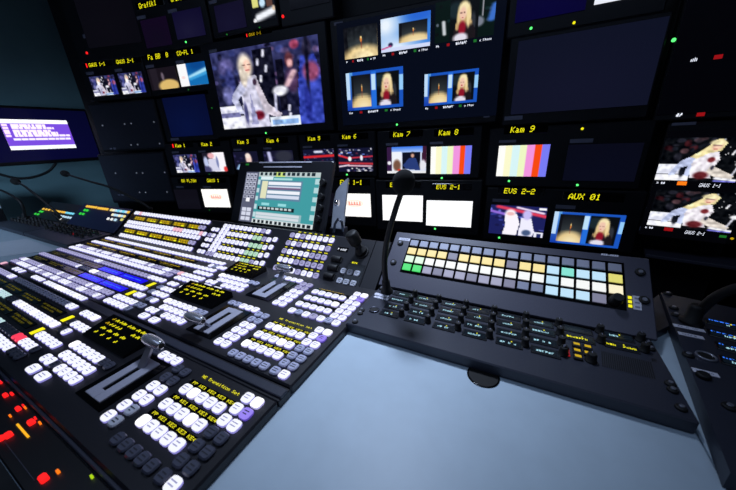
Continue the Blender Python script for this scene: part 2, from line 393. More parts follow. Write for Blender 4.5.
def arena(w, h, seed, full=True):
    i = Img(w, h, (18, 20, 48)); i.dots(60, 0, .0, 1, 1, .035, [(60, 70, 130), (20, 20, 50), (120, 130, 190), (90, 40, 60)], seed)
    if full:
        i.line(0, .28, .3, .42, .035, (230, 50, 60)); i.line(.3, .42, 1, .36, .03, (200, 50, 70)); i.line(0, .62, 1, .68, .045, (190, 50, 60)); i.line(.0, .78, .3, .72, .03, (240, 220, 235)); i.line(.3, .74, .95, .78, .03, (230, 190, 205)); i.dots(16, 0, .02, 1, .3, .035, [(250, 250, 255), (120, 150, 250)], seed+1); i.dots(14, 0, .84, 1, 1, .04, [(255, 255, 255), (230, 230, 250)], seed+2); i.ell(.34, .45, .05, .1, (255, 255, 255)); i.ell(.68, .42, .04, .12, (240, 240, 255))
    else:
        i.line(0, .35, 1, .3, .05, (224, 40, 46)); i.line(.4, .12, .6, .12, .05, (220, 225, 250)); i.dots(12, 0, .6, 1, .95, .05, [(255, 245, 250), (240, 200, 220), (60, 60, 110)], seed); i.dots(6, 0, 0, 1, .3, .03, [(250, 250, 255)], seed+4)
    return i
def talk(w, h):
    i = Img(w, h, (210, 220, 245)); i.rect(0, 0, .12, 1, (52, 26, 66)); i.rect(.9, 0, 1, .6, (60, 24, 50)); i.vgrad((60, 120, 235), (180, 205, 250), 0, .22, .12, .9); i.rect(.4, .22, .84, .82, (12, 16, 34)); i.rect(.14, .2, .38, 1, (240, 244, 252)); i.ell(.26, .7, .1, .22, (120, 84, 66)); i.ell(.06, .6, .05, .07, (245, 245, 250)); i.ell(.32, .88, .05, .05, (210, 60, 40))
    i.poly([(.58, .42), (.74, .42), (.86, .9), (.48, .84), (.42, .68)], (40, 60, 120)); i.ell(.66, .3, .06, .1, (40, 30, 36)); i.ell(.66, .34, .04, .07, (210, 160, 140)); i.ell(.92, .7, .08, .2, (230, 230, 240)); i.rect(0, .92, 1, 1, (236, 236, 240)); return i
def guests(w, h):
    i = Img(w, h, (28, 32, 92)); i.dots(40, 0, .1, 1, 1, .04, [(20, 20, 60), (60, 70, 170), (110, 120, 220), (10, 10, 40)], 4); i.line(.15, .05, 1, .3, .05, (226, 60, 90)); i.line(.5, .05, .95, .2, .03, (240, 220, 245)); i.line(.0, .2, .3, .3, .04, (150, 110, 220))
    i.poly([(.28, .3), (.5, .28), (.56, .6), (.52, 1), (.26, 1), (.3, .7)], (250, 246, 255)); i.ell(.38, .28, .1, .16, (255, 246, 250)); i.ell(.38, .27, .07, .06, (240, 190, 190)); i.poly([(.58, .4), (.76, .4), (.84, .85), (.8, 1), (.56, 1)], (240, 238, 255)); i.ell(.68, .28, .08, .16, (200, 190, 246)); i.ell(.7, .88, .08, .1, (70, 90, 130)); i.rect(.85, .85, .98, 1, (236, 236, 250)); i.rect(.89, .88, .95, 1, (30, 40, 100)); i.rect(.88, .04, .98, .1, (250, 250, 255)); return i
def bright_person(w, h):
    i = Img(w, h, (28, 26, 40)); i.rect(.45, 0, .95, 1, (250, 246, 252)); i.poly([(.25, .3), (.55, .3), (.7, 1), (.15, 1)], (214, 214, 236)); i.ell(.38, .16, .14, .15, (240, 180, 186)); i.ell(.12, .5, .1, .3, (190, 200, 236)); i.ell(.62, .5, .05, .3, (120, 130, 180)); i.ell(.92, .88, .08, .14, (226, 60, 60)); i.ell(.1, .9, .2, .2, (70, 70, 110)); return i
def dim_person(w, h, head=True):
    i = Img(w, h, (20, 20, 44)); i.dots(12, 0, 0, 1, 1, .07, [(30, 30, 70), (12, 12, 26), (50, 46, 90)], 8)
    if head: i.ell(.62, .42, .12, .3, (240, 206, 196)); i.ell(.6, .24, .1, .14, (250, 232, 220)); i.line(.1, .95, .2, .75, .05, (150, 190, 230))
    else: i.line(.2, .1, .24, .7, .06, (200, 200, 240)); i.ell(.5, .92, .07, .09, (250, 250, 255)); i.ell(.7, .3, .3, .3, (46, 48, 62))
    return i
def logo(w, h):
    i = Img(w, h, (252, 250, 246)); i.ell(.52, .42, .26, .16, (240, 206, 186), soft=.1); i.ell(.52, .42, .23, .125, (252, 240, 232), soft=.1)
    for x in (.36, .44, .52, .6, .68): i.line(x, .37, x, .48, .018, (226, 120, 96))
    for x in (.4, .56): i.line(x, .48, x+.1, .48, .018, (214, 92, 76))
    return i
def sand(w, h):
    i = Img(w, h, (24, 18, 26)); i.rect(.12, 0, .3, 1, (38, 32, 42), .7); i.ell(.66, .86, .36, .3, (222, 186, 110), soft=.15); i.ell(.5, .4, .05, .18, (110, 96, 110)); return i
def waves(w, h):
    i = Img(w, h, (20, 110, 180)); i.ell(.7, .1, .4, .3, (10, 70, 140), soft=.6); i.line(.4, .62, 1, .35, .08, (170, 226, 250)); i.line(.4, .7, 1, .5, .06, (60, 160, 220)); i.rect(0, 0, .3, 1, (250, 250, 252)); i.ell(.15, .6, .07, .06, (250, 220, 220)); return i
def desktop(w, h):
    i = Img(w, h, (112, 70, 206)); i.rect(0, 0, 1, .12, (252, 250, 255)); i.rect(0, .88, 1, 1, (246, 250, 255))
    rg = random.Random(2)
    for k in range(5):
        y = .17+.085*k; i.rect(.02, y, .08, y+.05, (250, 220, 255))
        x = .14; e = (.62, .74, .68, .78, .96)[k]
        while x < e: ww = rg.uniform(.03, .1); i.rect(x, y, min(x+ww, e), y+.055, (246, 228, 255)); x += ww+.02
    x = .1
    while x < .94: ww = rg.uniform(.04, .1); i.rect(x, .63, min(x+ww, .95), .67, (240, 230, 255)); x += ww+.015
    return i
def gui(w, h):
    i = Img(w, h, (66, 156, 162)); i.rect(0, 0, .19, 1, (92, 96, 118))
    for r in range(6):
        for c in range(3): i.rect(.02+.055*c, .04+.085*r, .055+.055*c, .095+.085*r, (196, 200, 220)); i.rect(.03+.055*c, .06+.085*r, .045+.055*c, .08+.085*r, (70, 74, 96))
    for r in range(3):
        for c in range(2): i.rect(.03+.075*c, .72+.09*r, .08+.075*c, .78+.09*r, (214, 218, 236))
    i.rect(.06, .53, .11, .59, (250, 250, 255)); i.rect(.2, 0, 1, .08, (190, 206, 206)); i.rect(.44, 0, .56, .08, (206, 226, 130))
    for k in range(12): i.rect(.22+.062*k, .015, .25+.062*k, .065, (24, 40, 50))
    i.rect(.24, .1, .4, .15, (220, 240, 244)); i.rect(.42, .115, .66, .14, (170, 220, 222)); i.rect(.24, .17, .8, .53, (96, 132, 160)); i.rect(.27, .185, .34, .51, (226, 226, 190))
    for k in range(4): i.rect(.36, .19+.085*k, .78, .245+.085*k, (214, 222, 240) if k % 2 else (240, 244, 252))
    i.rect(.36, .3, .78, .325, (120, 96, 130)); i.rect(.3, .6, .4, .64, (150, 220, 224)); i.rect(.53, .6, .63, .64, (150, 220, 224)); i.rect(.26, .67, .74, .73, (16, 30, 36))
    for k in range(8): i.rect(.28+.057*k, .685, .31+.057*k, .715, (200, 214, 216))
    i.rect(.24, .78, .84, .91, (150, 186, 192))
    for r in range(2):
        for k in range(8): i.rect(.25+.073*k, .79+.06*r, .31+.073*k, .835+.06*r, (212, 220, 228))
    i.rect(.2, .93, 1, 1, (220, 230, 232))
    for k in range(13): i.rect(.22+.06*k, .945, .25+.06*k, .985, (20, 30, 36))
    for k in range(5): i.rect(.95, .12+.16*k, 1, .2+.16*k, (180, 216, 220)); i.rect(.2, .16+.16*k, .225, .24+.16*k, (190, 220, 226))
    return i
def flat(c, c2=None):
    i = Img(12, 8, c)
    if c2: i.ell(.45, .75, .6, .6, c2, soft=.9)
    return i
def picture(mb_name, img, x0, x1, y0, y1, z, parent, mt=None, label=None):
    """lit screen: a fine grid carrying the picture as colour attribute, with an edge thickness"""
    w, h = img.w, img.h
    xs = np.linspace(x0, x1, w); ys = np.linspace(y1, y0, h)
    vs = [(x, y, z) for y in ys for x in xs]
    fs = [(r*w+c, (r+1)*w+c, (r+1)*w+c+1, r*w+c+1) for r in range(h-1) for c in range(w-1)]
    n = len(vs)
    vs += [(x0, y0, z-.002), (x1, y0, z-.002), (x1, y1, z-.002), (x0, y1, z-.002)]
    a, b, c_, d = (h-1)*w, h*w-1, w-1, 0
    fs += [(a, n, n+1, b), (b, n+1, n+2, c_), (c_, n+2, n+3, d), (d, n+3, n, a)]
    me = bpy.data.meshes.new(mb_name); me.from_pydata(vs, [], fs)
    at = me.color_attributes.new('picture', 'FLOAT_COLOR', 'POINT')
    col = np.zeros((len(vs), 4), np.float32); col[:, 3] = 1
    tex = np.random.RandomState(w*h).normal(0, img.tex, (h//3+2, w//3+2, 1)).repeat(3, 0).repeat(3, 1)
    tex = sum(tex[i:i+h, j:j+w] for i in range(3) for j in range(3))/9
    s = np.clip(img.a*(1+tex)+tex*.3, 0, 1).reshape(-1, 3); col[:n, :3] = np.where(s <= .04045, s/12.92, ((s+.055)/1.055)**2.4)
    at.data.foreach_set('color', col.ravel())
    me.materials.append(mt or SCREEN); me.update()
    o = bpy.data.objects.new(mb_name, me); COL.objects.link(o)
    if parent is not None: o.parent = parent
    if label: o['label'] = label
    return o
# ------------------------------------------------------------------ the monitor wall's footprint: a shallow concave line of rack bays
def plan(px, py): r = ray(px, py); return V((r.x, r.y))
def cut(px, py, P, th):
    r = plan(px, py); d = V((-math.cos(math.radians(th)), -math.sin(math.radians(th))))
    det = r.x*-d.y + d.x*r.y
    t = (P.x*-d.y + d.x*P.y)/det
    return r*t
def hz(px): return 167-.049*(px+207)
WALL = {}
P0 = plan(487, hz(487)); P0 = P0*(1.25/P0.y)
pts = [P0]; P = P0
for px, th in ((330, 8), (218, 8.5), (160, 13), (84, 19)):
    P = cut(px, hz(px), P, th); pts.insert(0, P)
P = P0
for px, th in ((655, 1), (790, -10)):
    P = cut(px, hz(px), P, th); pts.append(P)
def wall_at(px, py):
    r = plan(px, py)
    for k in range(len(pts)-1):
        A, B = pts[k], pts[k+1]; d = B-A
        det = r.x*-d.y + d.x*r.y
        if abs(det) < 1e-9: continue
        t = (A.x*-d.y + d.x*A.y)/det; s = (r.x*A.y - r.y*A.x)/det
        lo = -9 if k == 0 else -1e-6; hi = 9 if k == len(pts)-2 else 1+1e-6
        if t > 0 and lo <= s <= hi: return r*t
    return r*1.2
class Unit:
    """a box-shaped monitor unit in the wall: left/right mid-edge pixels and top/bottom pixels of its front"""
    def __init__(s, name, L, R, T, B, label, cat='monitor', group=None, depth=.09, body=None, rim=.0, m=None):
        a, b = wall_at(*L), wall_at(*R); d = (b-a); x = V((d.x, d.y, 0)).normalized()
        f = Fr((a.x, a.y, CAM.z), x, (0, 0, 1))
        v1 = f.px(*T)[1]; v0 = f.px(*B)[1]; W = d.length
        s.f = f.moved(W/2, v0); s.W, s.H = W, v1-v0
        s.t = thing(name, s.f, label, cat, group)
        g = .0015; m = m or housing
        mb = MB()
        mb.box(-W/2+g, W/2-g, g, s.H-g, -depth, 0, m, .004)
        s.body = mb.obj('housing', s.t)
        s.texts = 0
    def scr(s, q, img, name='screen', mt=None, label=None, z=.0025):
        p = [s.f.px(*k) for k in q]
        x0 = (p[0][0]+p[2][0])/2; x1 = (p[1][0]+p[3][0])/2; y1 = (p[0][1]+p[1][1])/2; y0 = (p[2][1]+p[3][1])/2
        x0 = max(x0, -s.W/2+.002); x1 = min(x1, s.W/2-.002); y0 = max(y0, .002); y1 = min(y1, s.H-.002)
        return picture(name, img, x0, x1, y0, y1, z, s.t, mt, label), (x0, x1, y0, y1)
    def text(s, txt, p0, p1, m=yellow, pill=None, name='tally_display', hk=1.0, pre=None, slant=0.12):
        """lettering from pixel p0 to p1 (mid height); pill = (px left, px right) of the dark display window"""
        a, b = s.f.px(*p0), s.f.px(*p1); n = len(txt)
        dw = (b[0]-a[0])/(6*n-1); dh = dw*1.12*hk; y = (a[1]+b[1])/2-3.5*dh
        par = s.t
        if pill:
            l = s.f.px(pill[0], p0[1])[0]; r = s.f.px(pill[1], p1[1])[0]
            l = max(l, -s.W/2+.003); r = min(r, s.W/2-.003)
            w = MB(); w.box(l, r, y-dh*1.6, y+8.6*dh, -.002, .0012, glossblack, .001); par = w.obj(name, s.t)
        mb = MB(); dots(mb, txt, a[0], y, dw, dh, .0018, m, slant)
        if pre: q = s.f.px(*pre); mb.box(q[0]-dw*1.6, q[0]+dw*1.6, y-dh*.4, y+7.4*dh, .0012, .0018, red)
        return mb.obj('lettering', par)
    def led(s, p, m=green, r=.0028, name='status_light'):
        a = s.f.px(*p); mb = MB(); mb.lathe((a[0], a[1], -.001), [(r, 0), (r, .0025), (r*.6, .0036)], m, n=10); return mb.obj(name, s.t)
    def plate(s, p, w, h=2.6):
        a = s.f.px(p[0]-w/2, p[1]); b = s.f.px(p[0]+w/2, p[1]); c = s.f.px(p[0], p[1]-h/2); d = s.f.px(p[0], p[1]+h/2)
        mb = MB(); mb.box(a[0], b[0], (a[1]+b[1])/2-abs(c[1]-d[1])/2, (a[1]+b[1])/2+abs(c[1]-d[1])/2, -.001, .0016, plate_mat, .0004); return mb.obj('name_plate', s.t)
#PART2
# ------------------------------------------------------------------ the setting
def structure(mb, name): o = mb.obj(name); o['kind'] = 'structure'; return o
wall_teal = mat('wall_teal_paint', (108, 142, 150), 0.7, noise=0.06, nscale=6)
wall_dark = mat('wall_dark_cladding', (30, 31, 38), 0.7, noise=0.1, nscale=12)
floor_m = mat('floor_vinyl', (58, 58, 62), 0.6, noise=0.15, nscale=25)
structure(MB().box(-2.95, 1.9, -1.6, 2.0, -.05, 0, floor_m), 'floor')
structure(MB().box(-2.95, 1.9, -1.6, 2.0, 2.35, 2.4, wall_dark), 'ceiling')
structure(MB().box(-2.95, -2.9, -1.6, 2.0, 0, 2.35, wall_teal), 'wall_left')
structure(MB().box(1.85, 1.9, -1.6, 2.0, 0, 2.35, wall_dark), 'wall_right')
structure(MB().box(-2.9, 1.85, -1.6, -1.55, 0, 2.35, wall_dark), 'wall_front')
# the black equipment wall the monitors are racked into
front = []; back = []
for i, p in enumerate(pts):
    a = pts[max(i-1, 0)]; b = pts[min(i+1, len(pts)-1)]; d = (b-a).normalized(); nrm = V((-d.y, d.x))
    front.append(p+nrm*.093); back.append(p+nrm*.3)
mb = MB()
for i in range(len(pts)-1):
    mb.prism_z([tuple(front[i]), tuple(front[i+1]), tuple(back[i+1]), tuple(back[i])], 0, 2.35, rack)
structure(mb, 'wall_back')
# ------------------------------------------------------------------ wall monitors
G2 = 'twin rack monitors of the camera row'
u = Unit('wall_monitor', (66, 22), (138, 12), (100, -28), (112, 60), 'black switched-off monitor with red light at the top left corner of the monitor wall')
u.scr([(72, -20), (130, -32), (86, 50), (136, 42)], flat((6, 6, 12), (10, 9, 16))); u.led((87, 53), red, .006); u.plate((87, 36), 8, 4)
u = Unit('twin_rack_monitor', (132, 30), (208, 18), (165, -14), (172, 50), 'twin monitor with dark violet and dark blue screens reading Grafik above')
u.scr([(140, 21), (166, 16), (148, 49), (173, 44)], flat((18, 5, 30), (14, 8, 26))); u.scr([(172, 13), (201, 7), (178, 40), (206, 35)], flat((10, 6, 38), (24, 22, 50)))
u.text('Grafik1', (139, 6.5), (156, 2.5), pill=(136, 164)); u.text('Grafik2', (171, 0), (186, -3.5), pill=(168, 196))
u.plate((141.5, 17.5), 9, 3.6); u.plate((172.5, 11), 9, 3.6); u.led((186, 42), green, .004)
u = Unit('twin_rack_monitor', (210, 20), (277, 9), (245, -28), (248, 32), 'twin monitor at the top edge with one dark and one bright colourful screen')
u.scr([(214, 6), (243, 0), (219, 33), (247, 27)], flat((14, 11, 34), (20, 18, 44)))
im = Img(30, 24, (10, 12, 20)); im.rect(.1, .1, .4, .3, (120, 205, 235)); im.rect(.45, .2, .8, .3, (196, 206, 140)); im.rect(.12, .36, .32, .56, (222, 220, 130)); im.ell(.5, .5, .12, .12, (200, 230, 250)); im.rect(.7, .35, .9, .6, (90, 60, 50)); im.line(.25, .88, .9, .76, .1, (245, 248, 255)); im.ell(.94, .7, .06, .06, (226, 200, 170)); im.ell(.12, .95, .07, .05, (250, 250, 255))
u.scr([(249, -14), (274, -19), (252, 24), (275, 19)], im); u.plate((213, 2), 8, 3.4); u.led((227, 34.5), green_dim, .003); u.led((259.5, 27.5), green_dim, .003)
u = Unit('wall_monitor', (279, 8), (333, -2), (305, -32), (306, 23), 'black dark-screened monitor with a red light at its lower left above the stage show screen')
u.scr([(288, -20), (328, -28), (290, 10), (330, 3)], flat((5, 5, 10))); u.led((283, 16.5), red, .006)
u = Unit('twin_rack_monitor', (84, 83), (146, 76), (115, 59), (119, 99.5), 'small twin monitor with two pictures of a blonde woman beneath the top left monitor')
u.scr([(91, 77), (116, 74.5), (94, 97), (117, 94)], stage(38, 28)); u.scr([(119.5, 74), (143, 71), (122.5, 95), (145, 92)], stage(38, 28))
u.text('GAUS 1-1', (89, 65.5), (105, 63.5), pill=(84, 112), pre=(87, 66)); u.text('GAUS 2-1', (116.5, 62.5), (133.5, 60), pill=(114, 142)); u.plate((90, 73.3), 7.5, 3); u.plate((118.5, 70.3), 7.5, 3)
u = Unit('twin_rack_monitor', (147, 77), (210, 68), (176, 52), (181, 93), 'small twin monitor with a sandy spotlight picture and a bright blue wave picture')
u.scr([(147, 69.5), (176, 66), (153, 91), (179, 87.5)], sand(30, 24)); u.scr([(177, 65), (204.5, 61), (182, 87), (209, 83.5)], waves(34, 26))
u.text('Fa BB  0', (148, 57.5), (168, 55), pill=(145, 173)); u.text('CO-FL 1', (177, 53.5), (193, 51.5), pill=(175, 201)); u.plate((150, 66.5), 8, 3); u.plate((180, 62), 8, 3); u.led((188.5, 89.7), green_dim, .003)
rack_face = mat('rack_face', (44, 47, 60), .5, noise=.1, nscale=60)
GR = 'rack units with silver studs'
for L, R, T, B, dotsp, lg, lab in (
    ((94, 125), (158.5, 119), (126, 100.5), (130, 151), [(103, 125.5), (125, 124), (131.5, 123.5), (154.3, 122), (131.5, 145), (138, 144.5), (160, 143.6)], (113.5, 148.5), 'dark rack unit with silver studs, upper of the two left of Kam 1'),
    ((104.5, 178), (169, 175), (136, 152.5), (139, 203), [(116, 173.2), (137, 172.9), (143, 172.9), (165, 172.3), (140, 192.3), (146, 192.3), (167.5, 192)], (121.5, 194.8), 'dark rack unit with silver studs, lower of the two left of Kam 1')):
    u = Unit('rack_unit', L, R, T, B, lab, 'rack unit', GR)
    mb = MB(); mb.box(-u.W/2+.008, u.W/2-.008, .012, u.H-.01, -.001, .002, rack_face, .001); mb.obj('front_flap', u.t)
    for p in dotsp:
        a = u.f.px(*p); x = max(-u.W/2+.006, min(u.W/2-.006, a[0])); m_ = MB(); m_.lathe((x, a[1], .001), [(.0042, 0), (.0042, .002), (.0026, .004)], stud_mat, n=10); m_.obj('stud', u.t)
    a = u.f.px(*lg); scribble(MB(), a[0]-.022, a[0]+.022, a[1]-.005, .01, .0024, plate_mat, 4).obj('lettering', u.t)
u = Unit('wall_monitor', (160, 117), (213, 112), (186, 95.5), (190, 141.5), 'small dark blue blank monitor left of the stage show screen')
u.scr([(163.5, 98), (206, 94), (171, 138), (212, 134)], flat((5, 9, 40), (6, 16, 58))); u.plate((175, 139.3), 8, 2.6); u.led((212, 108), green_dim, .003)
u = Unit('wall_monitor', (207, 92), (330, 78), (266, 31), (272, 134.5), 'large monitor showing a blonde woman in white on a stage')
u.scr([(211, 55), (318, 32.5), (224, 130), (325, 122.5)], stage(110, 80), mt=SCREEN); u.plate((213, 51), 8, 3); u.led((266, 133), green, .004)
u.text('GAUS 1-1', (249, 35), (261, 32.8), m=amber, pre=(247, 35.6), pill=(243, 272))
u = Unit('multiview_monitor', (333, 75), (503, 58), (418, 2), (420, 127), 'large multiview monitor with five small pictures and blonde woman close-ups')
so, sb = u.scr([(336, 26), (507, -12), (344, 125), (497, 116)], flat((5, 8, 20), (6, 11, 26)))
for q, im in (([(343, 31), (377, 21), (346, 61), (378, 54)], spot(48, 36)), ([(380.5, 21.5), (431, 9), (382, 54), (430, 45)], swirl(64, 42)),
              ([(434.5, 4), (496, -9), (436, 44), (494.5, 35)], None), ([(346, 74), (403, 66), (348.5, 111.5), (403.5, 106)], split(72, 46)), ([(424, 75), (478.5, 68), (425, 106), (477, 102)], split(72, 46))):
    if im is None:
        im = Img(72, 48, (8, 22, 20)); im.dots(20, 0, 0, 1, .9, .04, [(20, 44, 46), (50, 60, 70), (120, 130, 150), (10, 14, 16)], 3); im.ell(.74, .62, .09, .12, (120, 126, 140)); im.line(.95, .6, 1, .3, .06, (60, 110, 200)); im.line(.8, .1, .8, .5, .01, (160, 160, 170)); im.line(.15, .5, .17, .8, .03, (200, 205, 210))
        im.paste(blonde(50, 48), .26, .02, .74, 1)
    o, r = u.scr(q, im, 'picture_window', z=.004); o.parent = so
    w = r[1]-r[0]; y = r[2]-.013
    for a_, b_, h_, k_ in ((.0, .1, .007, 1), (.38, .58, .008, 2), (.78, .98, .007, 3)): scribble(MB(), r[0]+w*a_, r[0]+w*b_, y, h_, .0036, white_led, k_).obj('caption', so)
    for a_, m_ in ((.22, red_dim), (.68, green_dim)): MB().box(r[0]+w*a_, r[0]+w*(a_+.05), y, y+.008, .003, .0036, m_).obj('tally_mark', so)
u.plate((338.5, 23.5), 9, 3); u.plate((486.5, 116.5), 6, 2); u.led((397, 124.6), green, .004)
u = Unit('wall_monitor', (506, 80), (663, 58), (586, 24.5), (582, 122), 'large blank dark navy monitor, rightmost of the three large screens')
u.scr([(517, 44), (667, 14), (512, 115), (650, 104)], flat((13, 17, 33), (18, 20, 40))); u.plate((513.5, 118), 18, 4)
a = u.f.px(638, 109); scribble(MB(), a[0]-.012, a[0]+.012, a[1]-.004, .008, .0024, rubber, 5).obj('lettering', u.t)
u = Unit('twin_rack_monitor', (508, 10), (672, -14), (590, -42), (585, 26), 'twin monitor at the top edge with a deep blue screen beside a white screen')
u.scr([(517, -22), (588, -38), (517, 23), (590, 9)], flat((6, 3, 44), (7, 4, 52))); u.scr([(597, -36), (650, -48), (598, 5), (648, -6)], flat((235, 238, 250)))
u.led((531, 28.3), green, .004); a = (574, 22.8); u.led(a, yellow, .004)
u = Unit('multiview_monitor', (669, 58), (778, 42), (715, -34), (706, 119.5), 'black multiview monitor with tiny white captions in the upper right corner')
so, r = u.scr([(680, -20), (772, -40), (669, 112), (762, 112)], flat((2, 2, 5))); 
for p, w in (((695, 60.5), 9), ((680, 115.3), 8), ((731, 113.5), 3)):
    a = u.f.px(p[0]-w/2, p[1]); b = u.f.px(p[0]+w/2, p[1]-.3); scribble(MB(), a[0], b[0], a[1]-.004, .009, .0034, white_led, int(p[0]), cw=.007).obj('caption', so)
for p in ((718, 57), (700.5, 114.4)):
    a = u.f.px(*p); MB().box(a[0]-.008, a[0]+.008, a[1]-.005, a[1]+.005, .002, .0034, red_dim).obj('tally_mark', so)
u.led((673.7, 40), green, .005)
u = Unit('multiview_monitor', (650, 188), (756, 194), (702, 121), (700, 242), 'multiview monitor with two stacked pictures of a seated blonde woman in white')
so, r = u.scr([(662, 131), (750, 129), (644, 236), (744, 244)], flat((3, 3, 6)))
o, r1 = u.scr([(663, 137.5), (744, 137), (657.5, 179.5), (742, 183)], seated(84, 58), 'picture_window', z=.004); o.parent = so
o, r2 = u.scr([(656, 190), (740, 192), (647, 224.5), (736, 233.5)], seated(84, 58), 'picture_window', z=.004); o.parent = so
for rr, txt, p0, p1, tm, tp, wp in ((r1, 'GAUS 1-1', (699, 183.6), (720, 184.5), orange, (682, 182.3), (662, 180.8)), (r2, 'GAUS 2-1', (684.5, 231.5), (704, 233), red_dim, (668.5, 228.6), (650, 226.3))):
    a, b = u.f.px(*p0), u.f.px(*p1); dw = (b[0]-a[0])/47; yy = rr[2]-.016
    dots(MB(), txt, a[0], yy, dw*1.02, dw*1.7, .004, white_led, .15).obj('caption', so)
    c = u.f.px(*tp); MB().box(c[0]-.01, c[0]+.01, rr[2]-.013, rr[2]-.002, .002, .004, tm).obj('tally_mark', so)
    c = u.f.px(*wp); scribble(MB(), c[0]-.011, c[0]+.011, rr[2]-.011, .006, .004, white_led, 8).obj('caption', so)
c = u.f.px(723, 235); MB().box(c[0]-.007, c[0]+.007, r2[2]-.016, r2[2]-.009, .002, .004, green_dim).obj('tally_mark', so)
u.plate((684, 121.8+2), 24, 3); u.plate((650, 229.5), 22, 4); u.led((732, 238.5), amber, .0035)
# camera row
u = Unit('twin_rack_monitor', (166, 158), (231.5, 155), (198, 142), (200, 176), 'twin monitor labelled Kam 1 and Kam 2 with a red tally block', group=None)
u.scr([(175, 155), (197.5, 154), (176, 173), (199, 172)], stage(44, 34)); u.scr([(203.5, 153), (226, 152), (204.5, 172), (227, 171)], bright_person(34, 28))
u.text('Kam 1', (175.5, 146), (185, 145), pill=(171, 193), pre=(173.3, 146.2)); u.text('Kam 2', (201.5, 144.5), (212, 143.8), pill=(198, 220)); u.plate((175.5, 152.3), 7, 1.8); u.plate((202, 151.5), 7, 1.8); u.led((209.5, 174.3), green_dim, .003)
u = Unit('twin_rack_monitor', (175, 196), (232.5, 196), (200, 176.8), (202, 213), 'twin monitor with one black screen and one white logo screen under Kam 1')
u.scr([(176, 189.5), (199, 189.2), (177, 209), (199.5, 208.5)], flat((14, 13, 22))); u.scr([(203.2, 189.4), (229, 189), (203.6, 207), (229, 207)], logo(44, 32), mt=SCREEN_BRIGHT)
u.text('OO FLISH', (181.5, 181), (196, 180.5), pill=(178, 198)); u.text('GAUS 1', (207, 180.6), (219, 180.2), pill=(204.5, 226)); u.plate((180, 187), 7, 1.8); u.plate((207, 186.8), 8, 1.6); u.led((209.5, 210), green_dim, .003)
u = Unit('twin_rack_monitor', (233, 155), (298.5, 152.5), (266, 136.5), (268, 175), 'twin monitor labelled Kam 3 and Kam 4 behind the touchscreen')
u.scr([(234.5, 152), (258, 151), (235, 170), (259, 169)], dim_person(34, 26)); u.scr([(264, 151), (293.5, 150), (265, 169.5), (294, 169)], dim_person(36, 26, False))
u.text('Kam 3', (237.5, 142.2), (248.5, 141.5), pill=(235, 257)); u.text('Kam 4', (266.8, 141), (278.5, 140), pill=(264, 288)); u.plate((237.5, 149.8), 8, 2); u.plate((267.5, 148.5), 8, 2)
u = Unit('twin_rack_monitor', (300, 155), (376, 152), (338, 132.5), (338, 177), 'twin monitor labelled Kam 5 and Kam 6 with red arena pictures')
u.scr([(304, 149.5), (334.5, 148.7), (304.5, 171), (335, 171)], arena(48, 34, 11, False)); u.scr([(338.5, 148), (373, 148), (339, 171.5), (373, 171.3)], arena(60, 42, 21))
u.text('Kam 5', (308, 139), (320, 138), pill=(305, 330)); u.text('Kam 6', (342.3, 137), (356, 136.3), pill=(339, 368)); u.plate((307.5, 147), 9, 2); u.plate((342.5, 145.5), 10, 2); u.led((347, 174.6), green, .004)
u = Unit('twin_rack_monitor', (301, 200), (376, 203), (338, 177.5), (338, 225), 'twin monitor labelled EVS 1-1 with a white red-logo screen')
u.scr([(304, 192), (335, 193), (304, 215), (335, 216)], flat((14, 13, 22))); u.scr([(338.5, 192.5), (371.8, 194.6), (337.5, 215), (370, 217.5)], logo(44, 32), mt=SCREEN_BRIGHT)
u.text('EVS 1-1', (340, 181.8), (362, 182.7), pill=(338, 370)); u.plate((342, 190.3), 9, 2)
u = Unit('twin_rack_monitor', (377, 152), (481.5, 150), (430, 127.8), (430, 179), 'twin monitor labelled Kam 7 and Kam 8 with studio guests and colour bars')
u.scr([(387, 147), (426.5, 146.2), (387.5, 173), (426, 173.2)], talk(60, 42)); u.scr([(431, 146), (472, 146.3), (430.5, 173.5), (470, 174.2)], bars(50, 20))
u.text('Kam 7', (393.3, 134.8), (409.5, 133.6), pill=(389, 423)); u.text('Kam 8', (438.7, 132.8), (457.8, 132), pill=(434, 474)); u.plate((392, 144.3), 12, 2.4); u.plate((436.5, 143), 13, 2.4); u.led((441.8, 178), green, .004)
u = Unit('twin_rack_monitor', (376, 206), (481, 210), (430, 179.5), (427, 233), 'twin monitor labelled EVS 2-1 with two blank white screens')
u.scr([(384, 193.5), (424.5, 197), (381.5, 218.5), (421, 223)], flat((252, 252, 255)), mt=SCREEN_BRIGHT); u.scr([(428, 199), (473, 202.5), (425, 223.5), (470.5, 229)], flat((250, 252, 255)), mt=SCREEN_BRIGHT)
u.text('EVS 2-1', (436.2, 186.3), (460, 187.6), pill=(432, 472)); u.text('EVS 1-2', (390, 184.3), (412, 185.3), pill=(386, 421)); u.led((435, 228.7), green, .004)
u = Unit('twin_rack_monitor', (487, 155), (649, 155), (568, 124), (566, 188.5), 'twin monitor labelled Kam 9 with colour bars beside a blank dark screen')
u.scr([(499, 145), (550, 145.2), (496.3, 175.7), (545.6, 177)], bars(60, 20)); u.scr([(567, 144), (641.6, 143.5), (564, 180), (636, 182)], flat((8, 9, 22), (8, 10, 26)))
u.text('Kam 9', (510.5, 129.6), (534, 129), pill=(504, 548)); u.led((582.3, 128.7), yellow, .0042, 'tally_dot'); u.plate((507.5, 141.3), 17, 2.6); u.plate((581.5, 140.8), 23, 4); u.led((509, 181), green, .004); u.led((577.3, 185), green, .004)
u = Unit('twin_rack_monitor', (484, 216), (640, 226), (565, 189), (560, 247), 'twin monitor labelled EVS 2-2 and AUX 01 with couple and split pictures')
u.scr([(492, 203.5), (547.6, 208.5), (488, 230.5), (542, 240)], guests(66, 46)); u.scr([(555.5, 209.7), (625, 217), (549.8, 239.5), (617.8, 251)], split(84, 54))
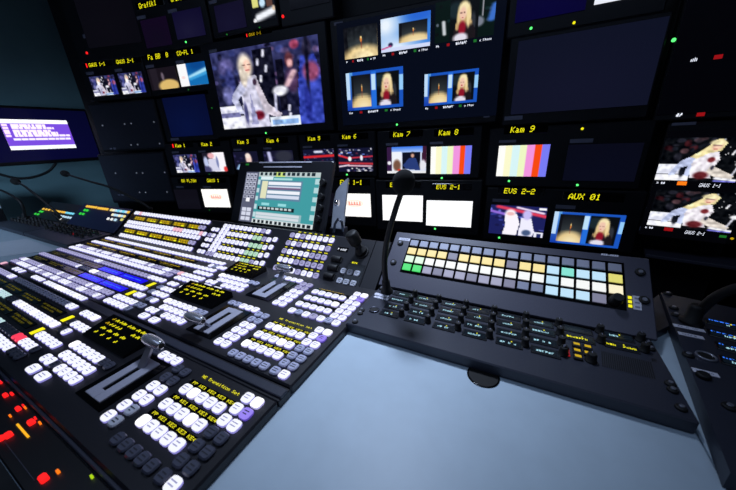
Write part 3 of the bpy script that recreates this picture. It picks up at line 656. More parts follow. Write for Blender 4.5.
u.text('EVS 2-2', (504, 190.3), (534.5, 192), pill=(498, 545)); u.text('AUX 01', (568.5, 195.5), (600, 197.8), pill=(563, 625)); u.plate((501, 200.5), 17, 3); u.plate((565.5, 207), 20, 3.6); u.led((499.2, 237.6), green, .004)
u = Unit('rack_rail', (646, 254), (765, 275), (690, 260.5), (690, 264), 'dark grey metal rail beneath the right multiview monitor', 'rail', m=panel_grey)
bpy.data.objects.remove(u.body); MB().box(-u.W/2, u.W/2, 0, u.H, -.093, 0, panel_grey, .002).obj('bar', u.t)
#PART3
# ------------------------------------------------------------------ desk
T0 = TOP-.005
def world(z): return Fr((0, 0, z), (1, 0, 0), (0, 1, 0))
f = Fr((-1.2, .3, 0), (1, 0, 0), (0, 1, 0))
t = thing('control_desk', f, 'pale blue-grey desk worktop under the vision mixer and panels', 'desk')
def desk_part(x0, x1, y0, y1, z0, z1, nm, par, fr, m): return MB().box(x0-fr.o.x, x1-fr.o.x, y0-fr.o.y, y1-fr.o.y, z0-fr.o.z, z1-fr.o.z, m, .0015).obj(nm, par)
desk_part(-2.6, .2195, 0.0, .77, DESK-.03, DESK, 'worktop', t, f, worktop)
for x in (-2.55, -1.2, .15): desk_part(x-.02, x+.02, .05, .62, 0, DESK-.03, 'leg', t, f, panel)
f = Fr((.6, .3, 0), (1, 0, 0), (0, 1, 0))
t = thing('side_desk', f, 'pale blue-grey desk section at the right edge beyond the seam', 'desk')
desk_part(.2215, 1.0, 0.0, .66, DESK-.03, DESK, 'worktop', t, f, worktop)
for x in (.3, .95): desk_part(x-.02, x+.02, .05, .62, 0, DESK-.03, 'leg', t, f, panel)
# ------------------------------------------------------------------ vision mixer
SF = Fr((-.88, .3, T0), (1, 0, 0), (0, 1, 0))
sw = thing('vision_mixer', SF, 'large black vision mixing console with rows of lit white buttons and three fader levers', 'mixing console')
lx = lambda x: x+.88
ly = lambda y: y-.3
TILT = math.radians(40); RX = Matrix.Rotation(TILT, 3, 'X')
BO = V((0, ly(.53), .005))+RX @ V((0, 0, -.005))      # origin of the raised rear bank's face
def bank(x, s, z=0.0): return BO+V((lx(x), 0, 0))+RX @ V((0, s, z))
XL, XR = -1.5, -.262
mb = MB(); mb.box(lx(XL), lx(XR), ly(.05), ly(.202), DESK-T0, 0, panel, .0025); mb.box(lx(XL), lx(XR), ly(.2285), ly(.535), DESK-T0, 0, panel, .0025); mb.obj('chassis', sw)
mb = MB(); mb.box(lx(XL), lx(XR), ly(.2035), ly(.227), DESK-T0, -.003, panel, .001); mb.box(lx(XL), lx(XR), ly(.208), ly(.222), -.004, .001, panel_blue, .001); mb.obj('joint_strip', sw)
mb = MB(); mb.box(lx(XL), lx(XR), ly(.0455), ly(.0495), DESK-T0, -.002, panel_blue, .001); mb.obj('front_trim', sw)
def wedge(m_, x0, x1, s1=.127, lip=.0):
    a, b = bank(0, -.004), bank(0, s1)
    m_.prism_x([(ly(.526), DESK-T0), (ly(.655), DESK-T0), (ly(.655), b.z-.01), (b.y+.006, b.z), (b.y, b.z), (a.y, a.z)], lx(x0), lx(x1), panel)
mb = MB(); wedge(mb, XL, -.318); mb.obj('rear_bank', sw)
mb = MB(); wedge(mb, -.316, -.276); mb.obj('side_plate', sw)
BTN = []                                              # x, y/s, style, bank?, w, d
def key(x, y, st, bk=False, w=.0163, d=.0157): BTN.append((x, y, st, bk, w, d))
def row(x0, x1, y, pat, bk=False, pitch=.0186, **k):
    n = int(round((x1-x0)/pitch))+1
    for i in range(n):
        x = x0+i*pitch
        st = pat(x) if callable(pat) else pat[i % len(pat)]
        if st and st != '.': key(x, y, st, bk, **k)
rg = random.Random(5)
def ranges(*rs):
    def f_(x):
        for a, b, s_ in rs:
            if a-.004 <= x <= b+.004: return s_ if len(s_) == 1 else rg.choice(s_)
        return None
    return f_
BS = (.075, .241, .384)
disp = MB(); lab = MB(); dimlab = MB()
for k, b in enumerate(BS):
    g = 'D' if k == 0 else 'G'  # front module: shade put into the unlit keys as a darker colour
    # right hand keypad
    if k < 2: row(-.4, -.327, b, g, pitch=.0183)
    else: row(-.396, -.322, b, 'WGWLW', pitch=.0185)
    key(-.304, b, g); key(-.286, b, 'W')
    bright = {0: ((0, 0), (1, 3), (2, 1)), 1: ((0, 0), (1, 3), (2, 1)), 2: ((1, 4),)}[k]
    for r in range(3):
        for i in range(5): key(-.399+.0185*i, b+.0275+.0281*r, 'B' if (r, i) in bright else 'W')
    for r in range(1, 7):
        for c in range(2):
            st = 'W' if k == 2 else (g if r <= 3 else 'W')
            if k < 2 and r == 3: st = g
            if r == 6 and c == 1: st = 'B'
            if r == 5 and c == 1: st = 'P'
            key(-.3025+.0185*c, b+.0186*r, st)
    # pairs beside the fader
    for r in range(6):
        for c in range(2):
            st = g if r >= 4 else 'W'
            if k == 0 and r in (0, 1) and c == 1: st = 'S'
            if k == 2: st = 'L' if r >= 4 else 'W'
            key(-.4505+.0188*c, b+.0108+.0184*r, st)
    for i, st in enumerate(g+g+'WWW'): key(-.544+.0184*i, b+.1125, st)
    # keys left of the fader
    for i in range(8): key(-.694+.0185*i, b+.058, 'B' if i == 0 else ('W' if i < 6 else g))
    for i in range(6): key(-.675+.0185*i, b+.038, 'W')
    for i, st in enumerate('WWDWWWW'): key(-.694+.0195*i, b+.0195, st)
    key(-.677, b-.0005, 'W', w=.026); key(-.638, b-.0005, 'W', w=.026)
    # long crosspoint rows
    if k == 0:
        row(-1.488, -.735, b, ranges((-1.5, -.95, 'CCD'), (-.95, -.8, 'W'), (-.8, -.7, 'D')))
        row(-1.488, -.735, b+.0195, ranges((-1.5, -.935, 'CCW'), (-.93, -.845, 'D'), (-.835, -.82, 'R'), (-.815, -.765, 'W'), (-.76, -.7, 'D')))
        row(-1.488, -.754, b+.068, ranges((-1.5, -1.12, 'CWCD'), (-1.12, -1.05, 'D'), (-1.05, -.82, 'WWB'), (-.795, -.785, 'D'), (-.78, -.75, 'W')))
        row(-1.488, -.78, b+.116, ranges((-1.5, -1.31, 'L'), (-1.3, -1.27, 'W'), (-1.26, -.91, 'G'), (-.9, -.86, 'W'), (-.83, -.785, 'W'))); key(-.767, b+.116, 'B')
        row(-.8, -.725, b+.0415, ranges((-.81, -.765, 'W'), (-.755, -.75, 'D'), (-.745, -.72, 'W'))); row(-.8, -.725, b+.088, ranges((-.81, -.795, 'D'), (-.79, -.72, 'W')))
    elif k == 1:
        row(-1.488, -.737, b, ranges((-1.5, -.87, 'LLWW'), (-.84, -.765, 'W'), (-.76, -.73, 'G'))); row(-1.488, -.725, b+.0195, ranges((-1.5, -.86, 'LLWL'), (-.84, -.76, 'W'), (-.755, -.72, 'G')))
        row(-1.488, -.72, b+.068, ranges((-1.5, -1.21, 'L'), (-1.2, -1.18, 'W'), (-1.17, -1.12, 'G'), (-1.11, -1.08, 'B'), (-1.07, -1.0, 'L'), (-.99, -.815, 'WWB'), (-.792, -.785, 'G'), (-.78, -.72, 'W')))
        row(-1.488, -.755, b+.1145, ranges((-1.5, -1.2, 'L'), (-1.19, -1.16, 'W'), (-1.15, -.885, 'L'), (-.88, -.81, 'W'), (-.79, -.75, 'W'))); key(-.728, b+.1145, 'B')
        row(-.8, -.72, b+.045, ranges((-.81, -.77, 'W'), (-.755, -.745, 'G'), (-.74, -.71, 'W'))); row(-.785, -.715, b+.09, ranges((-.79, -.78, 'G'), (-.77, -.71, 'W')))
    else:
        row(-1.47, -.73, b, ranges((-1.48, -.875, 'WWW'), (-.87, -.83, 'L'), (-.815, -.72, 'W'))); row(-1.47, -.73, b+.02, ranges((-1.48, -.875, 'WWL'), (-.87, -.835, 'L'), (-.83, -.805, 'K'), (-.8, -.72, 'W')))
        row(-1.47, -.745, b+.068, 'W'); row(-1.47, -.76, b+.112, 'W')
        row(-.785, -.73, b+.045, 'W'); row(-.785, -.73, b+.09, 'WGW')
    # amber display strips of the crosspoint rows
    for r, yy in enumerate((b+.045, b+.0915)):
        xa = -1.485
        while xa < -.86:
            blue = k == 1 and -1.16 < xa < -.96
            if k == 2 and xa > -.9: break
            disp.box(lx(xa), lx(xa+.118), ly(yy-.009), ly(yy+.009), -.001, .0012, vblue if blue else glossblack)
            if not blue:
                scribble(dimlab, lx(xa+.008), lx(xa+.11), ly(yy+.001), .0045, .0016, amber if k == 2 else olive, int(xa*1000)+r+k); scribble(dimlab, lx(xa+.02), lx(xa+.09), ly(yy-.006), .004, .0016, olive, int(xa*999)+r+k)
            else: scribble(dimlab, lx(xa+.01), lx(xa+.1), ly(yy-.002), .004, .0016, blue_led, int(xa*10))
            xa += .126
        if k < 2: lab.box(lx(-.835), lx(-.823), ly(yy-.011), ly(yy+.009), -.0005, .0014, yellow)
    # keypad captions
    for r in range(3): dots(lab, 'PP KE1 KE2 KE3 KE4', lx(-.402), ly(b+.0385+.0281*r), .00085, .00062, .0016, yellow) if k < 2 else None
    if k < 2: dots(lab, 'ME Transition Set', lx(-.4), ly(b+.1085), .0008 if k == 0 else .0008, .00068, .0016, yellow)
    else: scribble(dimlab, lx(-.4), lx(-.33), ly(b+.1), .003, .0016, amber, 3)
    disp.box(lx(-.409), lx(-.312), ly(b+.0365), ly(b+.0447), -.001, .0012, glossblack); disp.box(lx(-.409), lx(-.312), ly(b+.0365+.0281), ly(b+.0447+.0281), -.001, .0012, glossblack); disp.box(lx(-.409), lx(-.312), ly(b+.0365+.0562), ly(b+.0447+.0562), -.001, .0012, glossblack)
# extra group on the first module's rear edge
row(-1.2185, -.9, .2185-.026+.0262, ranges((-1.23, -1.15, 'W'), (-1.14, -1.06, 'W'), (-1.05, -.89, 'WB')), d=.0135); key(-1.372, .2175, 'W'); key(-1.345, .2175, 'W'); key(-1.315, .2175, 'W'); key(-1.485, .2175, 'K')
# raised bank: crosspoint rows
row(-1.47, -.98, .116, ranges((-1.5, -1.39, 'WK'), (-1.39, -.97, 'W')), True, .0196, d=.016); row(-1.47, -.97, .069, ranges((-1.5, -1.15, 'W'), (-1.15, -1.1, 'K'), (-1.1, -.96, 'WWWK')), True, .0196, d=.016)
row(-1.47, -.98, .051, 'W', True, .0196, d=.016); row(-1.45, -.98, .0045, 'WWWWW', True, .0196, d=.016)
for s in (.0923, .0287):
    for i in range(5):
        c = bank(-1.455+.094*i, s); P_ = lambda x, y, z: tuple(c+RX @ V((x, y, z)))
        def bx(m_, x0, x1, y0, y1, z, mm): m_.add([P_(x0, y0, z), P_(x1, y0, z), P_(x1, y1, z), P_(x0, y1, z)], [(0, 1, 2, 3)], mm)
        bx(disp, 0, .084, -.008, .008, .0012, olive)
        q = random.Random(i+int(s*999)); x = .006
        while x < .07: w = q.uniform(.006, .02); bx(lab, x, x+w, 0, .006, .0018, amber); bx(lab, x+.004, x+w+.004, -.007, -.002, .0018, amber if q.random() > .4 else yellow); x += w+.004
    key(-.985, s, 'L', True); key(-1.004, s, 'L', True)
for s in (.0923, .069, .051, .0287, .0045): key(-.932, s, 'W' if s != .069 else 'L', True, d=.014); key(-.912, s, 'W', True, d=.014)
RS = [.0027+.0272*i for i in range(5)]
rg2 = random.Random(12)
for r, s in enumerate(RS):
    for i in range(7): key(-.885+.0198*i, s, 'W' if not (r == 0 and i < 2) else 'L', True)
    if r < 4:
        for i in range(6): key(-.885+.0198*i, s+.0135, 'W' if i < 4 else '.', True, d=.0105) if i < 2 else None
    if r < 4:
        for i, st in enumerate(('WNNLW', 'WNNNW', 'WNNNW', 'WNNLW')[r]): key(-.745+.02*i, s, st, True)
        key(-.642, s+.004, 'W', True)
    else:
        for i in range(4): key(-.745+.02*i, s, 'WWLW'[i], True)
    for i in range(8): key(-.587+.02*i, s, rg2.choice('WWWL'), True)
    for xa, n in ((-.84, 4), (-.745, 5), (-.587, 8)):
        for i in range(n):
            if r == 4 and xa < -.6: continue
            if rg2.random() < .8:
                c = bank(xa+.02*i, s+.0135, .0016); w = rg2.uniform(.007, .013)
                for a0 in np.arange(-w/2, w/2-.001, .0028): lab.add([tuple(c+RX @ V(p)) for p in ((a0, -.0016, 0), (a0+.0019, -.0016, 0), (a0+.0019, .0016, 0), (a0, .0016, 0))], [(0, 1, 2, 3)], yellow)
for x in (-.374, -.355, -.335):
    for s in (.0027, .0299): key(x, s, 'S', True)
# build the keys: the hundred nearest as parts of their own, the rest as one
BTN = [b for b in BTN if b[2] != '.']
def bpos(b): return (bank(b[0], b[1]) if b[3] else V((lx(b[0]), ly(b[1]), 0)))
cl = V((.88, -.3, .33))
BTN.sort(key=lambda b: (bpos(b)-cl).length)
proto = {}; rest = MB()
LABEL = {'P': 'purple lit button', 'S': 'silver unlit button', 'D': 'unlit button with shade in its colour', 'G': 'grey unlit button', 'B': 'brightly lit blank button'}
for i, b in enumerate(BTN):
    p = bpos(b)
    if i < 100:
        kk = (b[2], round(b[4], 4), round(b[5], 4), i % 3)
        if kk not in proto: proto[kk] = MB().button(0, 0, 0, b[4], b[5], .005, b[2], seed=i).mesh('button')
        o = bpy.data.objects.new('button', proto[kk]); COL.objects.link(o); o.parent = sw; o.location = p
        if b[3]: o.rotation_euler = (TILT, 0, 0)
        if b[2] in LABEL: o['label'] = LABEL[b[2]]
    else: rest.button(p.x, p.y, p.z, b[4], b[5], .005, b[2], RX if b[3] else None, seed=i)
rest.obj('button', sw, kind='stuff')
disp.obj('display_strips', sw, kind='stuff'); lab.obj('yellow_captions', sw, kind='stuff'); dimlab.obj('amber_captions', sw, kind='stuff')
# module displays, raised black boxes with yellow lettering
for k, b in enumerate(BS):
    x0, x1, y0, y1 = -.722, -.566, b+.078, b+.133
    if k == 2: x0, x1 = -.712, -.6; y1 = b+.128
    mb = MB(); mb.loft([[(lx(x0), ly(y0), 0), (lx(x1), ly(y0), 0), (lx(x1), ly(y1), 0), (lx(x0), ly(y1), 0)], [(lx(x0), ly(y0), .004), (lx(x1), ly(y0), .004), (lx(x1), ly(y1), .014), (lx(x0), ly(y1), .014)]], glossblack)
    o = mb.obj('module_display', sw)
    sl = .010/(y1-y0); mb = MB(); Q = lambda x, y: (lx(x), ly(y), .0045+(y-y0)*sl)
    q = random.Random(k); H_ = y1-y0; W_ = x1-x0
    def blk(x, y, w, h, mm): mb.add([Q(x, y), Q(x+w, y), Q(x+w, y+h), Q(x, y+h)], [(0, 1, 2, 3)], mm)
    for rr, (xs, ws) in enumerate((((.12, .2, .3, .36, .5, .56, .7, .8), (.05, .08, .05, .1, .05, .12, .08, .1)), ((.1, .2, .27, .35, .42, .72, .82), (.08, .06, .07, .06, .05, .08, .08)), ((.14, .3, .46, .62), (.1, .1, .1, .1)), ((.14, .3, .46, .62), (.05, .05, .05, .04)))):
        for j, (a, w) in enumerate(zip(xs, ws)):
            mm = amber if (rr < 2 and j < 1) else yellow
            for c in range(max(2, int(w/.025))): blk(x0+W_*(a+c*.025), y0+H_*(.8-.2*rr)+(H_*.02 if c % 2 else 0), W_*.015, H_*(.085 if c % 3 else .06), mm)
    mb.obj('lettering', o)
# fader levers
for k, b in enumerate(BS):
    mid = b+.0565; far = k != 1; gy = mid+(.045 if far else -.043)
    mb = MB(); mb.box(lx(-.548), lx(-.472), ly(b+.008), ly(b+.105), -.001, .0015, glossblack, .001); o = mb.obj('fader_plate', sw)
    px0, px1, q0, q1 = -.533, -.489, b+.0155, b+.0965
    mb = MB(); mb.box(lx(px0), lx(-.5165), ly(q0), ly(q1), .001, .0035, grey_plate, .0005); mb.box(lx(-.5065), lx(px1), ly(q0), ly(q1), .001, .0035, grey_plate, .0005)
    mb.box(lx(-.5165), lx(-.5065), ly(q0), ly(q0+.014), .001, .0035, grey_plate); mb.box(lx(-.5165), lx(-.5065), ly(q1-.014), ly(q1), .001, .0035, grey_plate); mb.obj('slotted_cover', o)
    a = V((lx(-.5115), ly(mid+(.019 if far else -.019)), -.003)); e = V((lx(-.509), ly(gy), .031)); d = (e-a).normalized(); w = V((1, 0, 0)); n_ = d.cross(w).normalized()
    mb = MB(); R = []
    for p, hw, ht in ((a, .0085, .0022), (a+(e-a)*.5, .0075, .002), (e, .006, .002)): R.append([tuple(p+w*sx*hw+n_*sy*ht) for sx, sy in ((-1, -1), (1, -1), (1, 1), (-1, 1))])
    mb.loft(R, metal_light); o = mb.obj('fader_lever', sw)
    mb = MB(); c = e+d*.005
    mb.lathe(tuple(c-V((.026, 0, 0))), [(.003, 0), (.007, .003), (.0092, .011), (.0098, .022), (.0092, .036), (.0076, .047), (.0062, .051)], grip_metal, axis=(1, 0, 0), n=20)
    mb.obj('grip', o); mb = MB(); mb.lathe(tuple(c+V((.0245, 0, 0))), [(.0042, 0), (.0042, .0012)], slot_dark, axis=(1, 0, 0), n=14); mb.lathe(tuple(c+V((.0242, 0, 0))), [(.0062, 0), (.0062, .0008), (.0046, .0012)], chrome, axis=(1, 0, 0), n=18); mb.obj('end_cap', o)
# joystick panel, thumbwheels and joystick on the right end of the bank
BF = Fr(SF.w(*BO), (1, 0, 0), RX @ V((0, 1, 0)))
def bl(px, py): x, y = BF.px(px, py); return x, y
a, b_, c_, d_ = bl(344, 259), bl(367.5, 263), bl(331, 291), bl(356, 295)
bankf = lambda x, y, z: BO+V((x, 0, 0))+RX @ V((0, y, z))
def bank_obj(mb, nm, par):
    o = mb.obj(nm, par); return o
mb = MB(); mb.box((c_[0]+a[0])/2+.02, (b_[0]+d_[0])/2-.003, -.016, .055, -.001, .0012, glossblack); o = mb.obj('joystick_keypad', sw); o.location = BO; o.rotation_euler = (TILT, 0, 0)
mb = MB(); p = bl(355.5, 263); scribble(mb, p[0]-.009, p[0]+.009, p[1]-.003, .005, .0018, yellow, 2); o2 = mb.obj('lettering', o)
for (px, py) in ((337, 259.5), (333.5, 268), (329.5, 276.5)):
    p = bl(px, py); mb = MB(); mb.box(-.017, .017, -.008, .008, -.001, .003, slot_dark, .001); mb.lathe((-.014, 0, .002), [(.008, 0), (.009, .002), (.009, .026), (.008, .028)], rubber, axis=(1, 0, 0), n=16); o = mb.obj('thumbwheel', sw); o.location = bankf(p[0], p[1], 0); o.rotation_euler = (TILT, 0, 0)
p = bl(343, 249.5); mb = MB(); mb.box(-.016, .016, -.006, .006, -.001, .0015, glossblack); scribble(mb, -.014, .014, -.004, .006, .002, white_led, 6, cw=.004); o = mb.obj('white_display', sw); o.location = bankf(p[0], p[1], 0); o.rotation_euler = (TILT, 0, 0)
p = bl(362, 252.5); base = bankf(p[0], p[1], 0); tip = SF.loc(aty(352.5, 236.5, SF.w(*base).y-.018))
ax = (tip-base).normalized()
mb = MB(); mb.lathe(tuple(base-RX @ V((0, 0, .003))), [(.0185, 0), (.0185, .005), (.017, .007)], rubber, axis=RX @ V((0, 0, 1)), n=24)
L_ = (tip-base).length
mb.lathe(tuple(base), [(.016, .002), (.0155, .008), (.0128, .009), (.013, .013), (.0105, .014), (.0108, .018), (.0085, .02)], rubber, axis=ax, n=20); jo = mb.obj('joystick', sw)
mb = MB(); mb.lathe(tuple(base), [(.009, .012), (.0085, L_*.5), (.0105, L_*.6)], metal_dark, axis=ax, n=16); mb.obj('shaft', jo)
mb = MB(); mb.lathe(tuple(base), [(.0105, L_*.5), (.0158, L_*.62), (.0168, L_*.95), (.0162, L_*1.16), (.0135, L_*1.23), (.005, L_*1.25)], rubber, axis=ax, n=20); mb.obj('knob', jo)
# ------------------------------------------------------------------ touchscreen display behind the mixer
y0 = .665
a = aty(230, 222, y0); b_ = aty(322, 232, y0); top = aty(289, 161, y0+.092)
xw = (b_.x-a.x); cx_ = (a.x+b_.x)/2; zb = (a.z+b_.z)/2
lean = math.atan2(.092, top.z-zb); Hh = math.hypot(.092, top.z-zb)
TF = Fr((cx_, y0, zb), (1, 0, 0), (0, math.sin(lean), math.cos(lean)))
td = thing('touchscreen_display', TF, 'tilted touchscreen control display with teal menu standing behind the vision mixer', 'display')
mb = MB(); mb.box(-xw/2, xw/2, 0, Hh, -.02, 0, housing, .004); mb.obj('housing', td)
q = [TF.px(*p) for p in ((247, 170.5), (320, 174.5), (239, 222), (313, 231.6))]
x0, x1 = (q[0][0]+q[2][0])/2, (q[1][0]+q[3][0])/2; yb, yt = max(.006, (q[2][1]+q[3][1])/2), (q[0][1]+q[1][1])/2
picture('screen', gui(110, 84), x0, x1, yb, yt, .0015, td)
for i in range(4):
    p = TF.px((323.5, 321.5, 320.5, 318.5)[i], (183, 197, 208, 219)[i]); mb = MB(); mb.lathe((p[0]+.002, p[1], 0), [(.0105, 0), (.0098, .011), (.0085, .013)], rubber, n=18); mb.obj('knob', td)
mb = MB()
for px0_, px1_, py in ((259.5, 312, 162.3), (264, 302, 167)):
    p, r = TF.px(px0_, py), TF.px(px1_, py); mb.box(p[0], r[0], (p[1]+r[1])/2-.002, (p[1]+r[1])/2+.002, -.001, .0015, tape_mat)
mb.obj('bezel_glints', td)  # reflections on the top bezel, painted as pale bars
p = TF.px(247.5, 164.5); mb = MB(); mb.box(p[0]-.008, p[0]+.008, p[1]-.003, p[1]+.003, 0, .0012, green_dim); mb.obj('status_light', td)
# bracket arm: plate on the display's right flank, foot on the desk behind
pl = [aty(px, py, .70+max(0, 232-py)*.0016) for px, py in ((348, 178), (346, 196), (344, 213), (343, 231), (331, 231.5), (333.5, 202), (336, 191), (341, 184))]
pl = [TF.loc(p) for p in pl]; d = V((0, 0, -.008))
mb = MB(); bracket_m = mat('bracket_grey', (150, 156, 168), .4, .1, noise=.06, nscale=60)
mb.loft([[tuple(p) for p in reversed(pl)], [tuple(p+d) for p in reversed(pl)]], bracket_m); lo = TF.loc(V((TF.w(*pl[3]).x, .70, DESK)))
def tl(x, y, z): return TF.loc(V((x, y, z)))
c = TF.w(*pl[4]); mb2 = MB(); xs_, xe = c.x-.004, TF.w(*pl[3]).x
mb.obj('bracket', td)
mf = MB().box(xs_-TF.o.x, xe-TF.o.x, .7-TF.o.y, .73-TF.o.y, DESK+.0005-TF.o.z, c.z+.012-TF.o.z, metal_dark, .001).obj('bracket_foot', td); mf.rotation_euler = TF.mat().inverted().to_3x3().to_euler()
mb = MB(); q = [TF.loc(aty(px, py, .69)) for px, py in ((334, 232), (335, 224), (338, 219), (342, 222), (343, 231))]; mb.tube([tuple(p) for p in q], .004, metal_dark, 8)
p = TF.loc(aty(337.5, 203, .695)); mb.obj('hinge_loop', td); mb = MB(); mb.lathe(tuple(p), [(.009, -.004), (.009, .006), (.006, .009)], chrome, axis=(-1, 0, .2), n=14); mb.obj('hinge_clamp', td)
#PART4
# ------------------------------------------------------------------ rack panels on the desk
def screw(mb, x, y, z=0.0, r=.0055, ax=(0, 0, 1), m=rubber):
    mb.lathe((x, y, z-.001), [(r, 0), (r, .003), (r*.8, .0045)], m, axis=ax, n=14); mb.lathe((x, y, z), [(r*.5, .003), (r*.42, .0054)], metal_light, axis=ax, n=8)
def knob(par, x, y, r=.0064, h=.0145):
    mb = MB(); mb.lathe((x, y, 0), [(r*1.05, 0), (r*1.05, .002), (r*.9, .0025), (r*.82, h-.002), (r*.7, h)], rubber, n=14); mb.box(x-.0004, x+.0004, y, y+r*.7, h-.001, h+.0002, plate_mat); return mb.obj('knob', par)
def tape(par, x, y, w, h, rot=0, seed=1, m=tape_mat, nm='label_tape'):
    mb = MB(); mb.box(-w/2, w/2, -h/2, h/2, -.0003, .0007, m); scribble(mb, -w*.36, w*.36, -h*.22, h*.44, .0009, tape_ink, seed, cw=h*.4)
    o = mb.obj(nm, par); o.location = (x, y, 0); o.rotation_euler = (0, 0, rot); return o
def grille_slots(mb, x0, x1, y0, y1, sk, n):
    for i in range(n):
        x = x0+(x1-x0)*i/(n-1); mb.add([(x, y0, .0006), (x+.0014, y0, .0006), (x+.0014+sk, y1, .0006), (x+sk, y1, .0006)], [(0, 1, 2, 3)], slot_dark)
def talk_display(par, x, y, w, h, seed, m=cyan_led, bar=False, lines=1):
    mb = MB(); mb.box(x-w/2, x+w/2, y-h/2, y+h/2, -.001, .0018, recess, .0006); o = mb.obj('display', par)
    mb = MB(); rgx = random.Random(seed); mb.quad(x-w*.44, x+w*.44, y-h*.36, y+h*.36, .0020, dark_disp)
    if m is not None:
        a = .43 if m is yellow else rgx.uniform(.22, .36); scribble(mb, x-w*a, x+w*a, y-h*.2, h*.24, .0022, m, seed, cw=h*.22)
        if bar: scribble(mb, x-w*.42, x+w*.42, y+h*.18, h*.16, .0022, blue_led, seed+5, cw=h*.3)
        if rgx.random() < .8: mb.quad(x+w*.06, x+w*.1, y+h*.1, y+h*.24, .0024, yellow)
    mb.obj('lettering', o); return o
# main intercom panel
IF = Fr((-.025, .465, TOP), (1, 0, 0), (0, 1, 0)); ix = lambda x: x+.025; iy = lambda y: y-.465
ic = thing('intercom_panel', IF, 'flat slate-grey intercom panel with many small displays and knobs before the key panel', 'intercom panel')
MB().box(ix(-.268), ix(.2165), iy(.388), iy(.5435), DESK-TOP, 0, panel_blue, .002).obj('faceplate', ic)
sd = 0
for gx in (-.204, -.152, -.097, -.0445, .0095, .061):
    for yy in (.5295, .5035, .4755, .449):
        sd += 1; talk_display(ic, ix(gx+(yy-.49)*-.06), iy(yy), .0405, .019, sd, bar=False)
        knob(ic, ix(gx+.0253), iy(yy+.005))
for yy, m in ((.5325, None), (.508, yellow)): talk_display(ic, ix(.1145), iy(yy), .042, .019, 77, m)
for yy, m in ((.538, cyan_led), (.5105, yellow)): talk_display(ic, ix(.169), iy(yy), .044, .019, 79, m)
for x, yy in ((.146, .541), (.143, .512), (.199, .541), (.197, .513), (.088, .457)): knob(ic, ix(x), iy(yy), .0065)
knob(ic, ix(.122), iy(.455), .0075)
for x, yy in ((.1075, .4855), (.122, .4855), (.1065, .469), (.12, .469), (.106, .4545)):
    mb = MB(); mb.box(ix(x)-.006, ix(x)+.006, iy(yy)-.006, iy(yy)+.006, 0, .004, rubber, .001); mb.box(ix(x)-.004, ix(x)+.004, iy(yy)-.002, iy(yy)+.003, .003, .0045, amber); mb.obj('button', ic)
mb = MB(); [mb.box(ix(.094), ix(.0965), iy(y)-.0015, iy(y)+.0015, 0, .001, red_dim) for y in (.455, .461, .467, .473)]; mb.obj('red_markings', ic)
mb = MB(); grille_slots(mb, ix(.135), ix(.192), iy(.449), iy(.487), .005, 24); mb.obj('speaker_grille', ic)
for x, yy in ((.2075, .537), (.207, .522), (.207, .446), (.206, .434), (.2045, .404), (-.2585, .438), (-.2565, .427), (-.2515, .398), (-.2595, .535)):
    mb = MB(); screw(mb, ix(x), iy(yy), 0, .006); mb.obj('rack_screw', ic)
mb = MB(); mb.lathe((ix(-.236), iy(.449), 0), [(.0105, -.001), (.0105, .0025), (.0085, .0035), (.0082, .001)], metal_dark, n=24); mb.lathe((ix(-.236), iy(.449), .0005), [(.008, 0), (.008, .001)], slot_dark, n=20); mb.obj('microphone_socket', ic)
tape(ic, ix(-.2475), iy(.509), .033, .0085, -.05, 3); tape(ic, ix(-.2435), iy(.4975), .033, .0075, -.05, 4)
for x in (.0945, -.2425): pass
dots(MB(), 'R', ix(.2), iy(.489), .0011, .0011, .0008, slot_dark, .2).obj('maker_mark', ic)
# cable hole in the desk
f = Fr((-.018, .381, DESK), (1, 0, 0), (0, 1, 0))
mb = MB(); mb.lathe((0, 0, -.004), [(.0235, 0), (.0235, .0048), (.022, .0055), (.0215, .0045)], glossblack, n=28); mb.lathe((0, 0, 0), [(.021, 0), (.021, .001)], slot_dark, n=28); o = mb.obj('cable_grommet', fr=f)
tag(o, 'small round black cable grommet half under the intercom panel front edge', 'grommet')
# the tilted key panel above it
ANG = math.radians(38)
RF = Fr((-.026, .5465, TOP+.002), (1, 0, 0), (0, math.cos(ANG), math.sin(ANG)))
rp = thing('key_panel', RF, 'tilted grey panel with four rows of square lit keys, white, yellow and green', 'control panel')
Wk, Hk = .497, .155
mb = MB(); mb.box(-Wk/2, Wk/2, .001, Hk, -.006, 0, panel_grey, .0015)
p0 = RF.loc(V((-.26, .5465, DESK))); 
def rl(x, y, z): return tuple(RF.loc(V((x, y, z))))
tp = RF.w(0, Hk-.004, -.006); bt = RF.w(0, .004, -.006)
mb.obj('faceplate', rp)
def upright_base(fr, par, xa, xb, m):
    tp = fr.w(0, Hk2-.004, -.006); bt = fr.w(0, .004, -.006); g = .0004
    mb = MB(); mb.loft([[(x-fr.o.x, bt.y-fr.o.y, DESK+g-fr.o.z), (x-fr.o.x, tp.y-fr.o.y, DESK+g-fr.o.z), (x-fr.o.x, tp.y-fr.o.y, tp.z-fr.o.z), (x-fr.o.x, bt.y-fr.o.y, bt.z-fr.o.z)] for x in (xa, xb)], m)
    o = mb.obj('base', par); o.rotation_euler = (fr.mat().inverted().to_3x3()).to_euler(); return o
Hk2 = Hk; upright_base(RF, rp, -.266, .214, panel_blue)
kk = {}
for nm, p in dict(a=(414.7, 243.3), b=(615.1, 267.2), c=(406.1, 267.3), d=(600.9, 297.4)).items(): kk[nm] = RF.px(*p, .004)
print('KEYPANEL', {k: tuple(round(q, 4) for q in v) for k, v in kk.items()}, [tuple(round(q, 3) for q in RF.px(*p)) for p in ((398, 231), (655, 260), (378, 288), (655, 333))])
kx0 = (kk['a'][0]+kk['c'][0])/2; kx1 = kk['b'][0]; kp = (kx1-kx0)/16
ky1 = (kk['a'][1]+kk['b'][1])/2; ky0 = (kk['c'][1]+kk['d'][1])/2; kr = (ky1-ky0)/3
